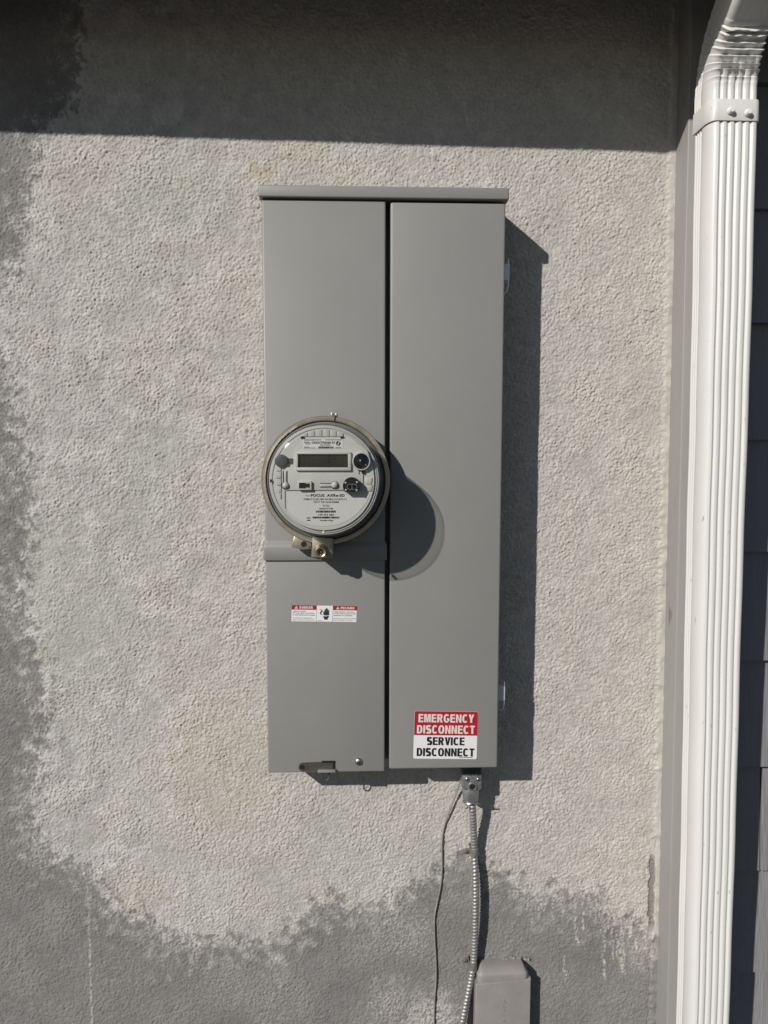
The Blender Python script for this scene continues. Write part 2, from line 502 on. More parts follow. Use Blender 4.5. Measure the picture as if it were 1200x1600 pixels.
def stucco():
    st = 0.0013
    xs = np.arange(-0.505, 0.655, st)
    zs = np.arange(Z0-0.53, Z0+1.17, st)
    nz, nx = len(zs), len(xs)
    X, Z = np.meshgrid(xs, zs)
    sh = (nz, nx)
    # photograph pixel of every wall point: used only to lay out the patches of paint on the wall
    V = np.stack([X-CAM[0], np.full(sh, -CAM[1]), Z-CAM[2]], -1)
    d = V@FWD
    U_ = 600+FPX*(V@RGT)/d
    V_ = 800+FPX*(V@DWN)/d
    lo = band(sh, st, 0.16, 0.5, 1)
    md = band(sh, st, 0.035, 0.5, 2)
    sm = band(sh, st, 0.012, 0.5, 3)
    g1 = band(sh, st, 0.0082, 0.34, 4)
    g2 = band(sh, st, 0.0047, 0.30, 5)
    g3 = band(sh, st, 0.014, 0.4, 6)
    lo2 = band(sh, st, 0.10, 0.5, 7)
    # grain of the stucco: rounded grains with sharper pits between them
    def grains(cell, seed, hv):
        rg = np.random.default_rng(seed)
        cx_, cz_ = int((xs[-1]-xs[0])/cell)+4, int((zs[-1]-zs[0])/cell)+4
        jx, jz = rg.random((cz_, cx_)), rg.random((cz_, cx_))
        hh = rg.random((cz_, cx_))*hv
        gx = (X-xs[0])/cell+1 + 0.12*g1; gz = (Z-zs[0])/cell+1 + 0.12*g2
        ix, iz = gx.astype(np.int32), gz.astype(np.int32)
        best = np.full(sh, -9.0)
        for a in (-1, 0, 1):
            for b in (-1, 0, 1):
                jj, kk = np.clip(iz+a, 0, cz_-1), np.clip(ix+b, 0, cx_-1)
                dx, dz = jx[jj, kk]+kk-gx, jz[jj, kk]+jj-gz
                best = np.maximum(best, hh[jj, kk]-(dx*dx+dz*dz))
        return best
    w1 = grains(0.0029, 21, 0.9); w2 = grains(0.0022, 22, 0.7)
    w1 = (w1-w1.mean())/w1.std(); w2 = (w2-w2.mean())/w2.std()
    gr = 0.70*w1 + 0.46*w2 + 0.34*g2 + 0.07*g3
    gr = gr/gr.std()
    # ---- boundary of the pale paint, in wall metres through pixel outline
    out = [(1100,-300),(135,-300),(128,0),(124,120),(118,165),(92,182),(66,205),(52,262),(44,330),(30,392),(12,430),(-8,470),(-10,540),(2,560),
           (16,620),(34,700),(46,780),(50,850),(34,905),(30,950),(48,1000),(66,1060),(72,1110),(66,1160),(58,1200),(46,1260),(56,1300),(78,1340),
           (126,1356),(150,1372),(172,1412),(200,1432),(236,1436),(262,1462),(300,1474),(345,1470),(420,1474),(458,1452),(492,1412),(522,1402),
           (560,1424),(600,1412),(636,1392),(668,1370),(690,1352),(716,1336),(744,1340),(764,1362),(800,1376),(836,1402),(856,1412),(872,1388),
           (900,1396),(918,1400),(938,1398),(946,1424),(966,1440),(990,1436),(1006,1450),(1022,1462),(1100,1470)]
    out = np.array(out, float)
    q = 4
    u = U_[::q, ::q]; v = V_[::q, ::q]
    dist = np.full(u.shape, 1e9); inside = np.zeros(u.shape, bool)
    for i in range(len(out)):
        a = out[i]; b = out[(i+1) % len(out)]
        ab = b-a
        t = np.clip(((u-a[0])*ab[0]+(v-a[1])*ab[1])/(ab@ab), 0, 1)
        dist = np.minimum(dist, np.hypot(u-a[0]-t*ab[0], v-a[1]-t*ab[1]))
        c = ((a[1] > v) != (b[1] > v)) & (u < (b[0]-a[0])*(v-a[1])/(b[1]-a[1]+1e-12)+a[0])
        inside ^= c
    sd = np.where(inside, dist, -dist)
    # back to the full grid
    zi = np.clip(np.arange(nz)/q, 0, sd.shape[0]-1.001); xi = np.clip(np.arange(nx)/q, 0, sd.shape[1]-1.001)
    z_, x_ = zi.astype(int), xi.astype(int); fz, fx = (zi-z_)[:, None], (xi-x_)[None, :]
    S = sd[z_][:, x_]*(1-fz)*(1-fx)+sd[z_+1][:, x_]*fz*(1-fx)+sd[z_][:, x_+1]*(1-fz)*fx+sd[z_+1][:, x_+1]*fz*fx
    soft = np.where(V_ > 1250, 1.0, np.where(V_ < 420, 0.75, 1.5))
    edge = S + soft*(7*md + 4*sm + 3.2*gr)
    wide = np.where(V_ > 1250, 15.0, np.where(V_ < 420, 10.0, 20.0))
    pale = sstep(-1, 1, edge/wide)
    # dry-brushed fringe: pale paint only on the tops of the grains
    fr = sstep(-44, -4, S+12*md)*sstep(0.35, 1.2, gr + 0.45*md)
    pale = np.maximum(pale, fr*0.6)
    haze_ = sstep(-50, 12, S+12*md+6*lo)*np.where(V_ > 420, 0.34, 0.12)*(1+0.35*sm)
    pale = np.clip(np.maximum(pale, haze_), 0, 1)
    def blob(cx, cy, rx, ry, k=1.0):
        r = np.hypot((U_-cx)/rx, (V_-cy)/ry)
        return k*sstep(1.3, 0.4, r + 0.22*md + 0.05*gr)
    for b in ((672,1590,48,44,1),(610,1560,34,46,.55),(352,1556,50,34,.28),(420,1585,36,40,.35),(640,1450,36,46,.55),(600,1470,60,30,.3),
              (1000,1490,26,34,.5),(470,1560,18,30,.2),(90,1340,60,26,.3)):
        bb = blob(*b)
        pale = np.maximum(pale, np.clip(bb*sstep(-1.6+1.2*(1-b[4]), 0.6+0.8*(1-b[4]), gr), 0, 1))
    # paint that ran down, and a thin pale vertical line low on the left
    runs = ((852,1405,1432,1.6),(866,1395,1424,1.3),(880,1385,1436,1.5),(898,1395,1450,1.6),(912,1396,1456,2.0),(922,1380,1435,1.6),
            (932,1370,1440,1.4),(944,1380,1530,1.8),(938,1400,1462,1.5),(958,1430,1500,1.4),(972,1440,1520,2.6),(966,1455,1498,1.5),(984,1440,1480,1.5),
            (901,1455,1480,1.2),(883,1495,1530,1.2),(995,1450,1490,1.8),(1008,1450,1478,1.6),(826,1405,1420,1.4),(842,1410,1440,1.5))
    for (rx, y0, y1, rw) in runs:
        mk = sstep(rw+1.2, rw*0.4, np.abs(U_-rx-1.2*md))*sstep(y0-8, y0+4, V_)*sstep(y1+6, y1-8, V_)*sstep(-1.1, 0.3, gr+0.5*sm)
        pale = np.maximum(pale, mk*0.9)
    ln = sstep(2.2, 0.9, np.abs(U_-(137+(V_-1372)*0.030)-0.5*md))*sstep(1362, 1392, V_)*sstep(-1.6, 0.2, gr+0.5*sm)*(0.5+0.25*sstep(1400, 1480, V_))
    pale = np.maximum(pale, ln)
    # the strip beside the trim: smooth caulk, split open low down
    tx = trim_x(Z)
    dt = tx - X                                # metres left of the trim
    caulk = sstep(0.013, 0.007, dt + 0.0012*sm)
    low = sstep(1330, 1350, V_)*sstep(1458, 1440, V_)
    gap = low*sstep(0.0065, 0.0078, dt+0.0006*md)*sstep(0.0165, 0.0150, dt+0.0008*md+0.0004*sm)
    low2 = sstep(1010, 1330, V_)
    crack = low2*sstep(0.0012, 0.0005, np.abs(dt-0.0085-0.0012*md))*sstep(-0.3, 0.4, band(sh, st, 0.05, 0.5, 11))
    crack2 = sstep(1450, 1470, V_)*sstep(0.0012, 0.0005, np.abs(dt-0.0125-0.0016*md))
    pale = pale*(1-gap)
    # ---- relief
    amp = 0.00054*(1+0.10*lo+0.08*lo2)
    smooth = np.clip(blob(95,930,95,150,.5)+blob(330,1180,0.1,0.1,0)+blob(75,300,60,120,.1), 0, 1)
    amp = np.clip(amp, 0.0003, 0.0010)*(1-0.55*smooth)
    amp = amp*(0.72+0.28*pale)
    amp = amp*(1-0.88*caulk)
    H = amp*gr + 0.0003*lo + 0.0002*lo2 + 0.00009*md + 0.00022*pale
    H = H + caulk*(0.0022+0.0005*md) - gap*0.0022 - (crack+crack2)*0.0012
    # ---- colour of the paint coats
    def c(r, g_, b): return np.array([r, g_, b])[None, None, :]
    base = np.broadcast_to(c(0.424, 0.404, 0.372), sh+(3,)).copy()
    def mixin(col, m_):
        nonlocal base
        base = base*(1-m_[..., None]) + c(*col)*m_[..., None]
    mixin((0.413, 0.398, 0.380), sstep(330, 150, U_+40*lo)*0.8)
    mixin((0.46, 0.436, 0.395), sstep(820, 960, U_)*0.7)
    cl1 = band(sh, st, 0.075, 0.6, 31); cl2 = band(sh, st, 0.14, 0.5, 32)
    lf = sstep(420, 250, U_+30*lo)
    mixin((0.475, 0.458, 0.435), sstep(0.1, 1.5, cl1+0.5*cl2+0.2*md)*(0.30+0.45*lf))
    mixin((0.345, 0.328, 0.308), sstep(0.4, 1.8, -cl1+0.5*cl2+0.2*md)*(0.22+0.38*lf))
    mixin((0.47, 0.455, 0.43), blob(240,1180,70,150,.5)+blob(150,470,60,80,.3)+blob(300,1400,90,70,.45)+blob(590,1380,80,60,.3))
    mixin((0.380, 0.385, 0.338), blob(110,950,100,160,.55))
    mixin((0.385, 0.395, 0.345), blob(265,310,120,70,.35))
    mixin((0.385, 0.395, 0.345), blob(245,740,60,120,.35))
    mixin((0.46, 0.41, 0.33), blob(340,1200,90,110,.45))
    mixin((0.43, 0.37, 0.29), blob(410,268,26,18,.75))
    mixin((0.43, 0.385, 0.30), blob(480,238,40,20,.55))
    mixin((0.42, 0.375, 0.30), blob(520,280,60,18,.35))
    mixin((0.44, 0.40, 0.345), blob(220,1400,46,34,.6))
    mixin((0.43, 0.38, 0.34), blob(130,255,50,60,.4))
    mixin((0.395, 0.40, 0.345), blob(560,1340,100,60,.3))
    mixin((0.43, 0.398, 0.36), sstep(0.4, 1.6, lo2)*0.3)
    mixin((0.408, 0.398, 0.374), sstep(0.4, 1.6, -lo)*0.3)
    base *= (1+0.03*md+0.035*sm+0.02*lo)[..., None]
    dark = np.broadcast_to(c(0.203, 0.194, 0.188), sh+(3,))*(1+0.045*lo+0.03*md+0.03*sm)[..., None]
    colr = dark*(1-pale[..., None]) + base*pale[..., None]
    cm = (caulk*sstep(1470, 1440, V_)*(1-gap))[..., None]*0.8
    colr = colr*(1-cm) + c(0.45, 0.425, 0.38)*cm
    colr = colr*(1-gap[..., None]) + c(0.21, 0.20, 0.18)*gap[..., None]
    colr = np.clip(colr, 0.01, 0.8)
    # ---- mesh (nothing behind the enclosure)
    co = np.stack([X, -H, Z], -1).reshape(-1, 3).astype(np.float32)
    idx = np.arange(nz*nx, dtype=np.int32).reshape(nz, nx)
    quads = np.stack([idx[:-1, :-1], idx[:-1, 1:], idx[1:, 1:], idx[1:, :-1]], -1)
    xc, zc = X[:-1, :-1], Z[:-1, :-1]
    keep = ~((xc > 0.03) & (xc < 0.31) & (zc > Z0+0.03) & (zc < Z0+0.80))
    quads = quads[keep].reshape(-1, 4)
    me = bpy.data.meshes.new('stucco_wall')
    me.vertices.add(len(co)); me.vertices.foreach_set('co', co.ravel())
    nq = len(quads)
    me.loops.add(nq*4); me.loops.foreach_set('vertex_index', quads.ravel())
    me.polygons.add(nq)
    me.polygons.foreach_set('loop_start', np.arange(0, nq*4, 4, dtype=np.int32))
    me.polygons.foreach_set('use_smooth', np.ones(nq, bool))
    me.update()
    at = me.attributes.new('paint', 'FLOAT_COLOR', 'POINT')
    rgba = np.concatenate([colr.reshape(-1, 3), np.ones((nz*nx, 1))], 1).astype(np.float32)
    at.data.foreach_set('color', rgba.ravel())
    m = bpy.data.materials.new('painted_stucco')
    m.use_nodes = True
    t = m.node_tree
    b = t.nodes['Principled BSDF']
    b.inputs['Roughness'].default_value = 0.85
    b.inputs['Specular IOR Level'].default_value = 0.25
    an = t.nodes.new('ShaderNodeAttribute'); an.attribute_name = 'paint'
    tc = t.nodes.new('ShaderNodeTexCoord')
    n1 = t.nodes.new('ShaderNodeTexNoise'); n1.inputs['Scale'].default_value = 500; n1.inputs['Detail'].default_value = 4
    t.links.new(tc.outputs['Object'], n1.inputs['Vector'])
    mr = t.nodes.new('ShaderNodeMapRange')
    mr.inputs['From Min'].default_value = 0.3; mr.inputs['From Max'].default_value = 0.7
    mr.inputs['To Min'].default_value = 0.93; mr.inputs['To Max'].default_value = 1.07
    t.links.new(n1.outputs['Fac'], mr.inputs['Value'])
    sc = t.nodes.new('ShaderNodeVectorMath'); sc.operation = 'SCALE'
    t.links.new(an.outputs['Color'], sc.inputs[0]); t.links.new(mr.outputs[0], sc.inputs['Scale'])
    t.links.new(sc.outputs[0], b.inputs['Base Color'])
    bp = t.nodes.new('ShaderNodeBump'); bp.inputs['Strength'].default_value = 0.6; bp.inputs['Distance'].default_value = 0.0008
    t.links.new(n1.outputs['Fac'], bp.inputs['Height']); t.links.new(bp.outputs[0], b.inputs['Normal'])
    me.materials.append(m)
    o = link('stucco_wall', me, None, (0, 0, 0))
    tag(o, 'rough stucco house wall patched with pale beige paint over dark grey', 'wall')
    # the same wall beyond the picture: plainer sheets butted to the modelled stretch
    m2 = mat('stucco_beyond', (0.165, 0.155, 0.150), 0.85, 0, 0.12, 8, 0.9, 150, 0.004, spec=0.25)
    x0, x1, z0, z1 = xs[0], xs[-1], zs[0], zs[-1]
    bm = bmesh.new()
    add_box(bm, -4, x0, 0, 0.15, 0, 2.10)
    add_box(bm, x0, x1, 0, 0.15, 0, z0)
    add_box(bm, x0, x1, 0.012, 0.15, z0, z1)
    finish('wall_core', bm, m2, o)
    return o
wall = stucco()

# ------------------------------------------------------------------ eave, gutter
ETILT = -0.0150
def ez(x): return ETILT*(x+0.12)
GY0, GY1, GZ = -0.165, -0.250, 2.0455        # gutter back, gutter front, gutter bottom
ev = thing('roof_eave', (0, -0.1, 2.14), 'roof overhang that shades the top of the stucco wall', 'eave')
def skew_box(bm, x0, x1, y0, y1, z0, z1):
    v = [bm.verts.new(c) for c in ((x0,y0,z0+ez(x0)),(x1,y0,z0+ez(x1)),(x1,y1,z0+ez(x1)),(x0,y1,z0+ez(x0)),(x0,y0,z1+ez(x0)),(x1,y0,z1+ez(x1)),(x1,y1,z1+ez(x1)),(x0,y1,z1+ez(x0)))]
    for f in ((0,1,5,4),(1,2,6,5),(2,3,7,6),(3,0,4,7),(4,5,6,7),(3,2,1,0)): bm.faces.new([v[i] for i in f])
bm = bmesh.new(); skew_box(bm, -4, 4, -0.143, 0.0, 2.112, 2.13); finish('soffit', bm, M['soffit'], ev, smooth=False)
bm = bmesh.new(); skew_box(bm, -4, 4, -0.163, -0.143, 2.105, 2.30); finish('fascia', bm, M['fascia'], ev, smooth=False)
bm = bmesh.new()
v = [(-4,-0.20,2.36),(4,-0.20,2.24),(4,2.5,3.5),(-4,2.5,3.62),(-4,-0.20,2.38),(4,-0.20,2.26),(4,2.5,3.52),(-4,2.5,3.64)]
v = [bm.verts.new(c) for c in v]
for f in ((0,1,5,4),(1,2,6,5),(2,3,7,6),(3,0,4,7),(4,5,6,7),(3,2,1,0)): bm.faces.new([v[i] for i in f])
finish('roof_deck', bm, M['roof'], ev, smooth=False)
gt = thing('rain_gutter', (0, -0.21, GZ), 'white rain gutter along the roof edge above the meter wall', 'gutter')
bm = bmesh.new()
prof = [(GY0,2.165),(GY0,GZ),(GY1+0.012,GZ),(GY1,GZ+0.012),(GY1-0.004,2.12),(GY1-0.010,2.145),(GY1-0.010,2.165),(GY1-0.007,2.165),(GY1-0.007,2.147),(GY1,2.12),(GY1+0.004,GZ+0.014),(GY1+0.013,GZ+0.003),(GY0-0.003,GZ+0.003),(GY0-0.003,2.165)]
A = [bm.verts.new((-4, y, z+ez(-4))) for y, z in prof]; B = [bm.verts.new((4, y, z+ez(4))) for y, z in prof]
for i in range(len(prof)): bm.faces.new((A[i], A[(i+1) % len(prof)], B[(i+1) % len(prof)], B[i]))
finish('trough', bm, M['white_paint'], gt, smooth=False)

# ------------------------------------------------------------------ corner trim
TF = -0.045
bm = bmesh.new()
z0, z1 = 0.0, 2.10
pts = []
for z in (z0, z1):
    x = trim_x(z)
    pts.append([bm.verts.new(c) for c in ((x, TF, z), (x+0.085, TF, z), (x+0.085, 0.03, z), (x, 0.03, z))])
a, b = pts
for i in range(4): bm.faces.new((a[i], a[(i+1) % 4], b[(i+1) % 4], b[i]))
bm.faces.new(a[::-1]); bm.faces.new(b)
bmesh.ops.bevel(bm, geom=[e for e in bm.edges if abs(e.verts[0].co.z-e.verts[1].co.z) > 1], offset=0.0016, segments=3, profile=0.5, affect='EDGES')
tr = finish('corner_trim', bm, M['trim'], origin=(0.66, 0, 0))
tag(tr, 'grey painted vertical corner board between stucco and downspout', 'trim board')

# ------------------------------------------------------------------ shingle wall
sw_ = thing('shingle_wall', (1.2, 0, 0), 'dark grey shingle siding right of the white downspout', 'shingle siding')
bm = bmesh.new(); add_box(bm, 0.715, 2.6, 0.012, 0.10, 0.0, 2.2); finish('backing', bm, M['shingle_back'], sw_)
courses = [1.0204, 0.8392, 0.6684, 0.4913, 0.3155, 0.1425, -0.0327, -0.2057, -0.3808]
courses = [1.196] + courses + [-0.556, -0.731, -0.906]
rng = random.Random(5)
jx = {7: 0.7895, 5: None}
for ci in range(1, len(courses)):
    zt, zb = courses[ci-1]+Z0, courses[ci]+Z0
    zb = max(zb, 0.02)
    if zt > 2.08: zt = 2.08
    xs_ = [0.716]
    if courses[ci] == -0.2057:                # the course whose upright joint shows
        xs_ += [0.7855]
    else:
        xs_ += [0.716+rng.uniform(0.11, 0.16)]
    while xs_[-1] < 1.5: xs_.append(xs_[-1]+rng.uniform(0.09, 0.17))
    for a, b in zip(xs_, xs_[1:]):
        tb = -0.0150+rng.uniform(-0.0012, 0.0012); tt = -0.002
        dz = rng.uniform(-0.0014, 0.0014)
        gp = 0.0013
        vv = [(a+gp,tb,zb+dz),(b-gp,tb,zb+dz+rng.uniform(-.001,.001)),(b-gp,tt,zt+0.02),(a+gp,tt,zt+0.02),
              (a+gp,tb+0.0105,zb+dz),(b-gp,tb+0.0105,zb+dz),(b-gp,tt+0.012,zt+0.02),(a+gp,tt+0.012,zt+0.02)]
        raw('shingle', vv, [(0,1,2,3),(5,4,7,6),(0,4,5,1),(3,2,6,7),(1,5,6,2),(4,0,3,7)], M['shingle'], sw_)

# ------------------------------------------------------------------ downspout
DB, DF = -0.081, -0.130
_pl = P(1122, 250, DF); _pl2 = P(1090, 1600, DF); _pr = P(1184, 250, DF); _pr2 = P(1142, 1600, DF)
CORN = 0.0115
_lt = _pl[0]-CORN; _lb = _pl2[0]-CORN
def ds_l(z): return _lt + (_lb-_lt)*(z-_pl[2])/(_pl2[2]-_pl[2])
def ds_r(z): return _pr[0] + (_pr2[0]-_pr[0])*(z-_pr[2])/(_pr2[2]-_pr[2])
DW = float(ds_r(1.5)-ds_l(1.5)); DD = DB-DF
def section(w_, dp, fl=1.0):
    """outline (u across from left, v from back to front) of a fluted rectangular downspout"""
    pts = []
    R_ = 0.0075
    def groove(c, hw, depth):
        return [(c+hw*t, depth*0.5*(1+math.cos(math.pi*t))) for t in (-1, -0.75, -0.5, -0.25, 0, 0.25, 0.5, 0.75, 1)]
    # left side, from the back to the front, turning the wide rounded corner
    pts.append((0.0, 0.002))
    for c in (0.0060, 0.0130, 0.0200):
        pts += [(dd*fl, v_) for v_, dd in groove(c, 0.0030, 0.0022)]
    for k in range(0, 9):
        a_ = math.pi/2*k/8
        pts.append((CORN-CORN*math.cos(a_)**0.9, dp-0.0215+0.0215*math.sin(a_)))
    # front, from left to right
    for k in range(5):
        c = CORN+0.0034 + k*(w_-CORN-0.0034-0.0105)/4
        pts += [(u_, dp-dd*fl) for u_, dd in groove(c, 0.0034, 0.0020)]
    for k in range(0, 6):
        a_ = math.pi/2*k/5
        pts.append((w_-0.006+0.006*math.sin(a_), dp-0.006+0.006*math.cos(a_)))
    pts += [(w_, 0.026)]
    for c in (0.0200, 0.0130, 0.0060):
        pts += [(w_-dd*fl, v_) for v_, dd in groove(c, 0.0030, 0.0022)[::-1]]
    pts += [(w_, 0.002), (w_-0.002, 0.0), (0.002, 0.0)]
    return pts
SEC = section(DW, DD)
dsp = thing('downspout', (0.65, -0.09, 0.0), 'white fluted rain downspout with curved crimped elbow at the top', 'downspout')
def skin(name, rings, mt, parent, angle=35):
    bm = bmesh.new()
    R_ = [[bm.verts.new(p) for p in r] for r in rings]
    n = len(R_[0])
    for A_, B_ in zip(R_, R_[1:]):
        for i in range(n): bm.faces.new((A_[i], A_[(i+1) % n], B_[(i+1) % n], B_[i]))
    return finish(name, bm, mt, parent, angle=angle)
ZBAND0 = float(P(1150, 189, DF)[2]); ZBAND1 = float(P(1150, 155, DF)[2]); ZARC = float(P(1150, 128, DF)[2])
rr_ = random.Random(3)
rings = []
for k in range(60):
    z = 0.08 + (ZBAND0+0.012-0.08)*k/59
    wob = 0.0005*math.sin(z*9)+0.0003*math.sin(z*31+1)
    rings.append([(ds_l(z)+u*(ds_r(z)-ds_l(z))/DW+wob, DB-v, z) for u, v in SEC])
skin('pipe', rings, M['white_paint'], dsp)
# elbow: short straight part, crimped arc towards the viewer, straight leg up to the gutter
rings = []
def elbow_ring(uo, base, upv, outv, fl, front_in=0.0, side_in=0.0, phs=0.0):
    r = []
    for (u, v), (u2, v2) in zip(SEC, section(DW, DD, 0.12)):
        uu = u*fl+u2*(1-fl); vv = v*fl+v2*(1-fl)
        wt = max(0.0, (vv/DD-0.15)/0.85)
        vv -= front_in*wt*(1+0.28*math.sin(uu*210+phs)+0.15*math.sin(uu*430+2.3*phs))
        cu_ = uu-DW/2
        uu = DW/2 + cu_*(1.0+0.03) - (1 if cu_ > 0 else -1)*side_in*(1-wt*0.2)*min(1, abs(cu_)/(DW/2))**3
        r.append((uo+uu, base[0]-outv[0]*vv, base[1]+outv[1]*vv))
    return r
xl = lambda z: float(ds_l(z)-0.0008)
for z in (ZBAND0+0.006, ZBAND1, (ZBAND1+ZARC)/2, ZARC-0.002):
    rings.append(elbow_ring(xl(z), (DB+0.0008, z), None, (1, 0), 1.0))
RI = 0.070
yc = DF-RI
NA, NP = 132, 9
ANG = math.radians(60)
for k in range(NA+1):
    t = k/NA
    a_ = ANG*t
    tj = t + 0.010*math.sin(t*23)+0.006*math.sin(t*57+1)
    ph = (tj*NP) % 1.0
    saw = (ph/0.8 if ph < 0.8 else (1-ph)/0.2)          # swells, then folds back sharply
    env = min(1, t*6)*min(1, (1-t)*6)
    fi = -0.0062*saw*env*(0.85+0.3*((int(tj*NP)*37) % 5)/4) + 0.001*env
    si = 0.0011*(1-saw)*env
    # back wall radius of the arc
    Rb = (DB-yc)
    base = (yc+Rb*math.cos(a_), ZARC+Rb*math.sin(a_))
    outv = (math.cos(a_), -math.sin(a_))
    rings.append(elbow_ring(xl(ZARC), base, None, outv, max(0.0, 1-t*1.6), fi, si, 1.7*int(tj*NP)))
yb, zb_ = base
for L in (0.004, 0.02, 0.035, 0.045):
    b2 = (yb-L*math.sin(ANG), zb_+L*math.cos(ANG))
    rings.append(elbow_ring(xl(ZARC), b2, None, outv, 0.0))
for a2 in range(1, 7):                                   # turns up into the gutter
    a_ = ANG*(1-a2/6)
    Rk = 0.02
    pc = (b2[0]-0.0*a2, b2[1])
    b3 = (b2[0]-Rk*(math.cos(a_)-math.cos(ANG))*0.6, b2[1]+Rk*(a2/6))
    rings.append(elbow_ring(xl(ZARC), b3, None, (math.cos(a_), -math.sin(a_)), 0.0))
rings.append([(p[0], p[1], p[2]+0.05) for p in rings[-1]])
skin('elbow', rings, M['white_paint'], dsp, angle=28)
# joining band round pipe and elbow, with two screws
bm = bmesh.new()
bw_ = 0.0016
def band_ring(z, off):
    x0, x1 = xl(z)-off, float(ds_r(z))+off+0.0008
    y0, y1 = DB+off, DF-off
    R1 = 0.0085
    p = [(x0, y0)]
    for k in range(7):
        a_ = math.pi/2*k/6; p.append((x0+CORN-CORN*math.cos(a_)**0.9, y1+0.0215-0.0215*math.sin(a_)))
    for k in range(7):
        a_ = math.pi/2*k/6; p.append((x1-R1+R1*math.sin(a_), y1+R1-R1*math.cos(a_)))
    p.append((x1, y0))
    return p
prs = [(ZBAND0, 0.0002), (ZBAND0, 0.0014), (ZBAND0+0.0006, 0.0017), (ZBAND1-0.0006, 0.0013), (ZBAND1, 0.0010), (ZBAND1, 0.0001)]
skin('band', [[(x, y, z) for x, y in band_ring(z, off)] for z, off in prs], M['white_paint'], dsp)
for (sx_, sy_) in ((1142, 173), (1169, 176)):
    c = P(sx_, sy_, DF-0.003)
    s_ = lathe('screw', c[0], c[2], [(0.0001, DF-0.0085), (0.0032, DF-0.0085), (0.0038, DF-0.0078), (0.0040, DF-0.0048), (0.0052, DF-0.0034), (0.0053, DF-0.003)], M['white_screw'], dsp, 6 if False else 14)

# ------------------------------------------------------------------ meter enclosure
D = 0.088
W, H = 0.34023, 0.82133
pan = thing('meter_panel', (W/2, 0, Z0), 'tall grey steel meter and breaker enclosure on the stucco wall', 'electrical panel')
CG0, CG1 = 0.1722, 0.1788                      # the gap between the left covers and the right door
box('back_box', 0.004, W-0.004, -0.052, -0.0005, Z0+0.004, Z0+H+0.004, M['box'], pan, 0.002)
ZL = float(P(508, 875, -D)[2]); ZL1 = float(P(508, 851, -D)[2])
box('lower_cover', 0.0, CG0, -D, -0.040, Z0, ZL+0.006, M['box'], pan, 0.0022, 3)
# upper cover: sheet with a turned-out drip lip along its lower edge
bm = bmesh.new()
YU = -D-0.0005
lip = 0.0042
prof = [(-0.040, ZL+0.008), (YU-lip+0.001, ZL), (YU-lip, ZL+0.001), (YU-lip, ZL1-0.004), (YU-lip+0.0006, ZL1-0.0015), (YU-lip*0.45, ZL1+0.002), (YU-0.0004, ZL1+0.0042), (YU, ZL1+0.0065), (YU, Z0+H-0.0035), (YU+0.0012, Z0+H-0.0015), (YU+0.0035, Z0+H-0.0005), (-0.040, Z0+H-0.0005)]
rows = []
for x, dy in ((0.0, 0.003), (0.0005, 0.0011), (0.0015, 0.0003), (0.0032, 0.0), (CG0-0.0032, 0.0), (CG0-0.0015, 0.0003), (CG0-0.0005, 0.0011), (CG0, 0.003)):
    r = []
    for i, (y, z) in enumerate(prof):
        ex = 0.0
        if i in (1, 2, 3, 4): ex = 0.0026*(1 if x > 0.08 else -1)
        if i == 5: ex = 0.0014*(1 if x > 0.08 else -1)
        r.append(bm.verts.new((x+ex, min(y+dy, -0.040), z)))
    rows.append(r)
for A_, B_ in zip(rows, rows[1:]):
    for i in range(len(prof)-1): bm.faces.new((A_[i], B_[i], B_[i+1], A_[i+1]))
bm.faces.new(rows[0][::-1]); bm.faces.new(rows[-1])
finish('upper_cover', bm, M['box'], pan, angle=50)
box('door', CG1, W, -D, -0.040, Z0+0.0034, Z0+H-0.0022, M['box'], pan, 0.0030, 4)
# rain cap over both covers
bm = bmesh.new()
CT = 0.838
add_box(bm, -0.0035, W+0.0035, -D-0.0065, -0.0005, Z0+H+0.0005, Z0+CT, 0.0022, 3)
finish('rain_cap', bm, M['box'], pan)
# hinge pins on the right side
for (y0p, y1p, xp) in ((406, 464, 793), (1063, 1113, 786.5)):
    a_ = P(xp, y0p, -0.066); b_ = P(xp, y1p, -0.066)
    L = a_[2]-b_[2]; xx = float(a_[0])-0.0012
    hp = bmesh.new()
    add_box(hp, W-0.001, xx+0.0026, -0.074, -0.060, b_[2]+L*0.42, a_[2]-L*0.14, 0.0006, 1)
    add_tube(hp, [(W-0.0005, -0.066, b_[2]), (W+0.0012, -0.068, b_[2]+L*0.05), (xx+0.0002, -0.070, b_[2]+L*0.15), (xx+0.0012, -0.072, b_[2]+L*0.3), (xx+0.0012, -0.072, a_[2]-L*0.1), (xx+0.0012, -0.072, a_[2])], 0.0012, 8)
    finish('hinge_pin', hp, M['bright_zinc'], pan)
# cover screw
def cross_screw(c, r, y, parent, mt, name='screw'):
    s = lathe(name, c[0], c[2], [(0.0001, y-r*0.62), (r*0.45, y-r*0.58), (r*0.8, y-r*0.38), (r, y-r*0.08), (r, y+0.001)], mt, parent, 24)
    bmx = bmesh.new()
    for ang in (0.6, 0.6+math.pi/2):
        p = []
        for (u, v) in ((-0.55, -0.11), (0.55, -0.11), (0.55, 0.11), (-0.55, 0.11)):
            p.append((c[0]+r*(u*math.cos(ang)-v*math.sin(ang)), c[2]+r*(u*math.sin(ang)+v*math.cos(ang))))
        add_prism(bmx, p, y-r*(0.63+0.01*(ang > 1)), y-r*0.3)
    finish('slot', bmx, M['hole'], s, smooth=False)
    return s
cross_screw(P(560.5, 1190, -D), 0.0060, -D, pan, M['steel'])
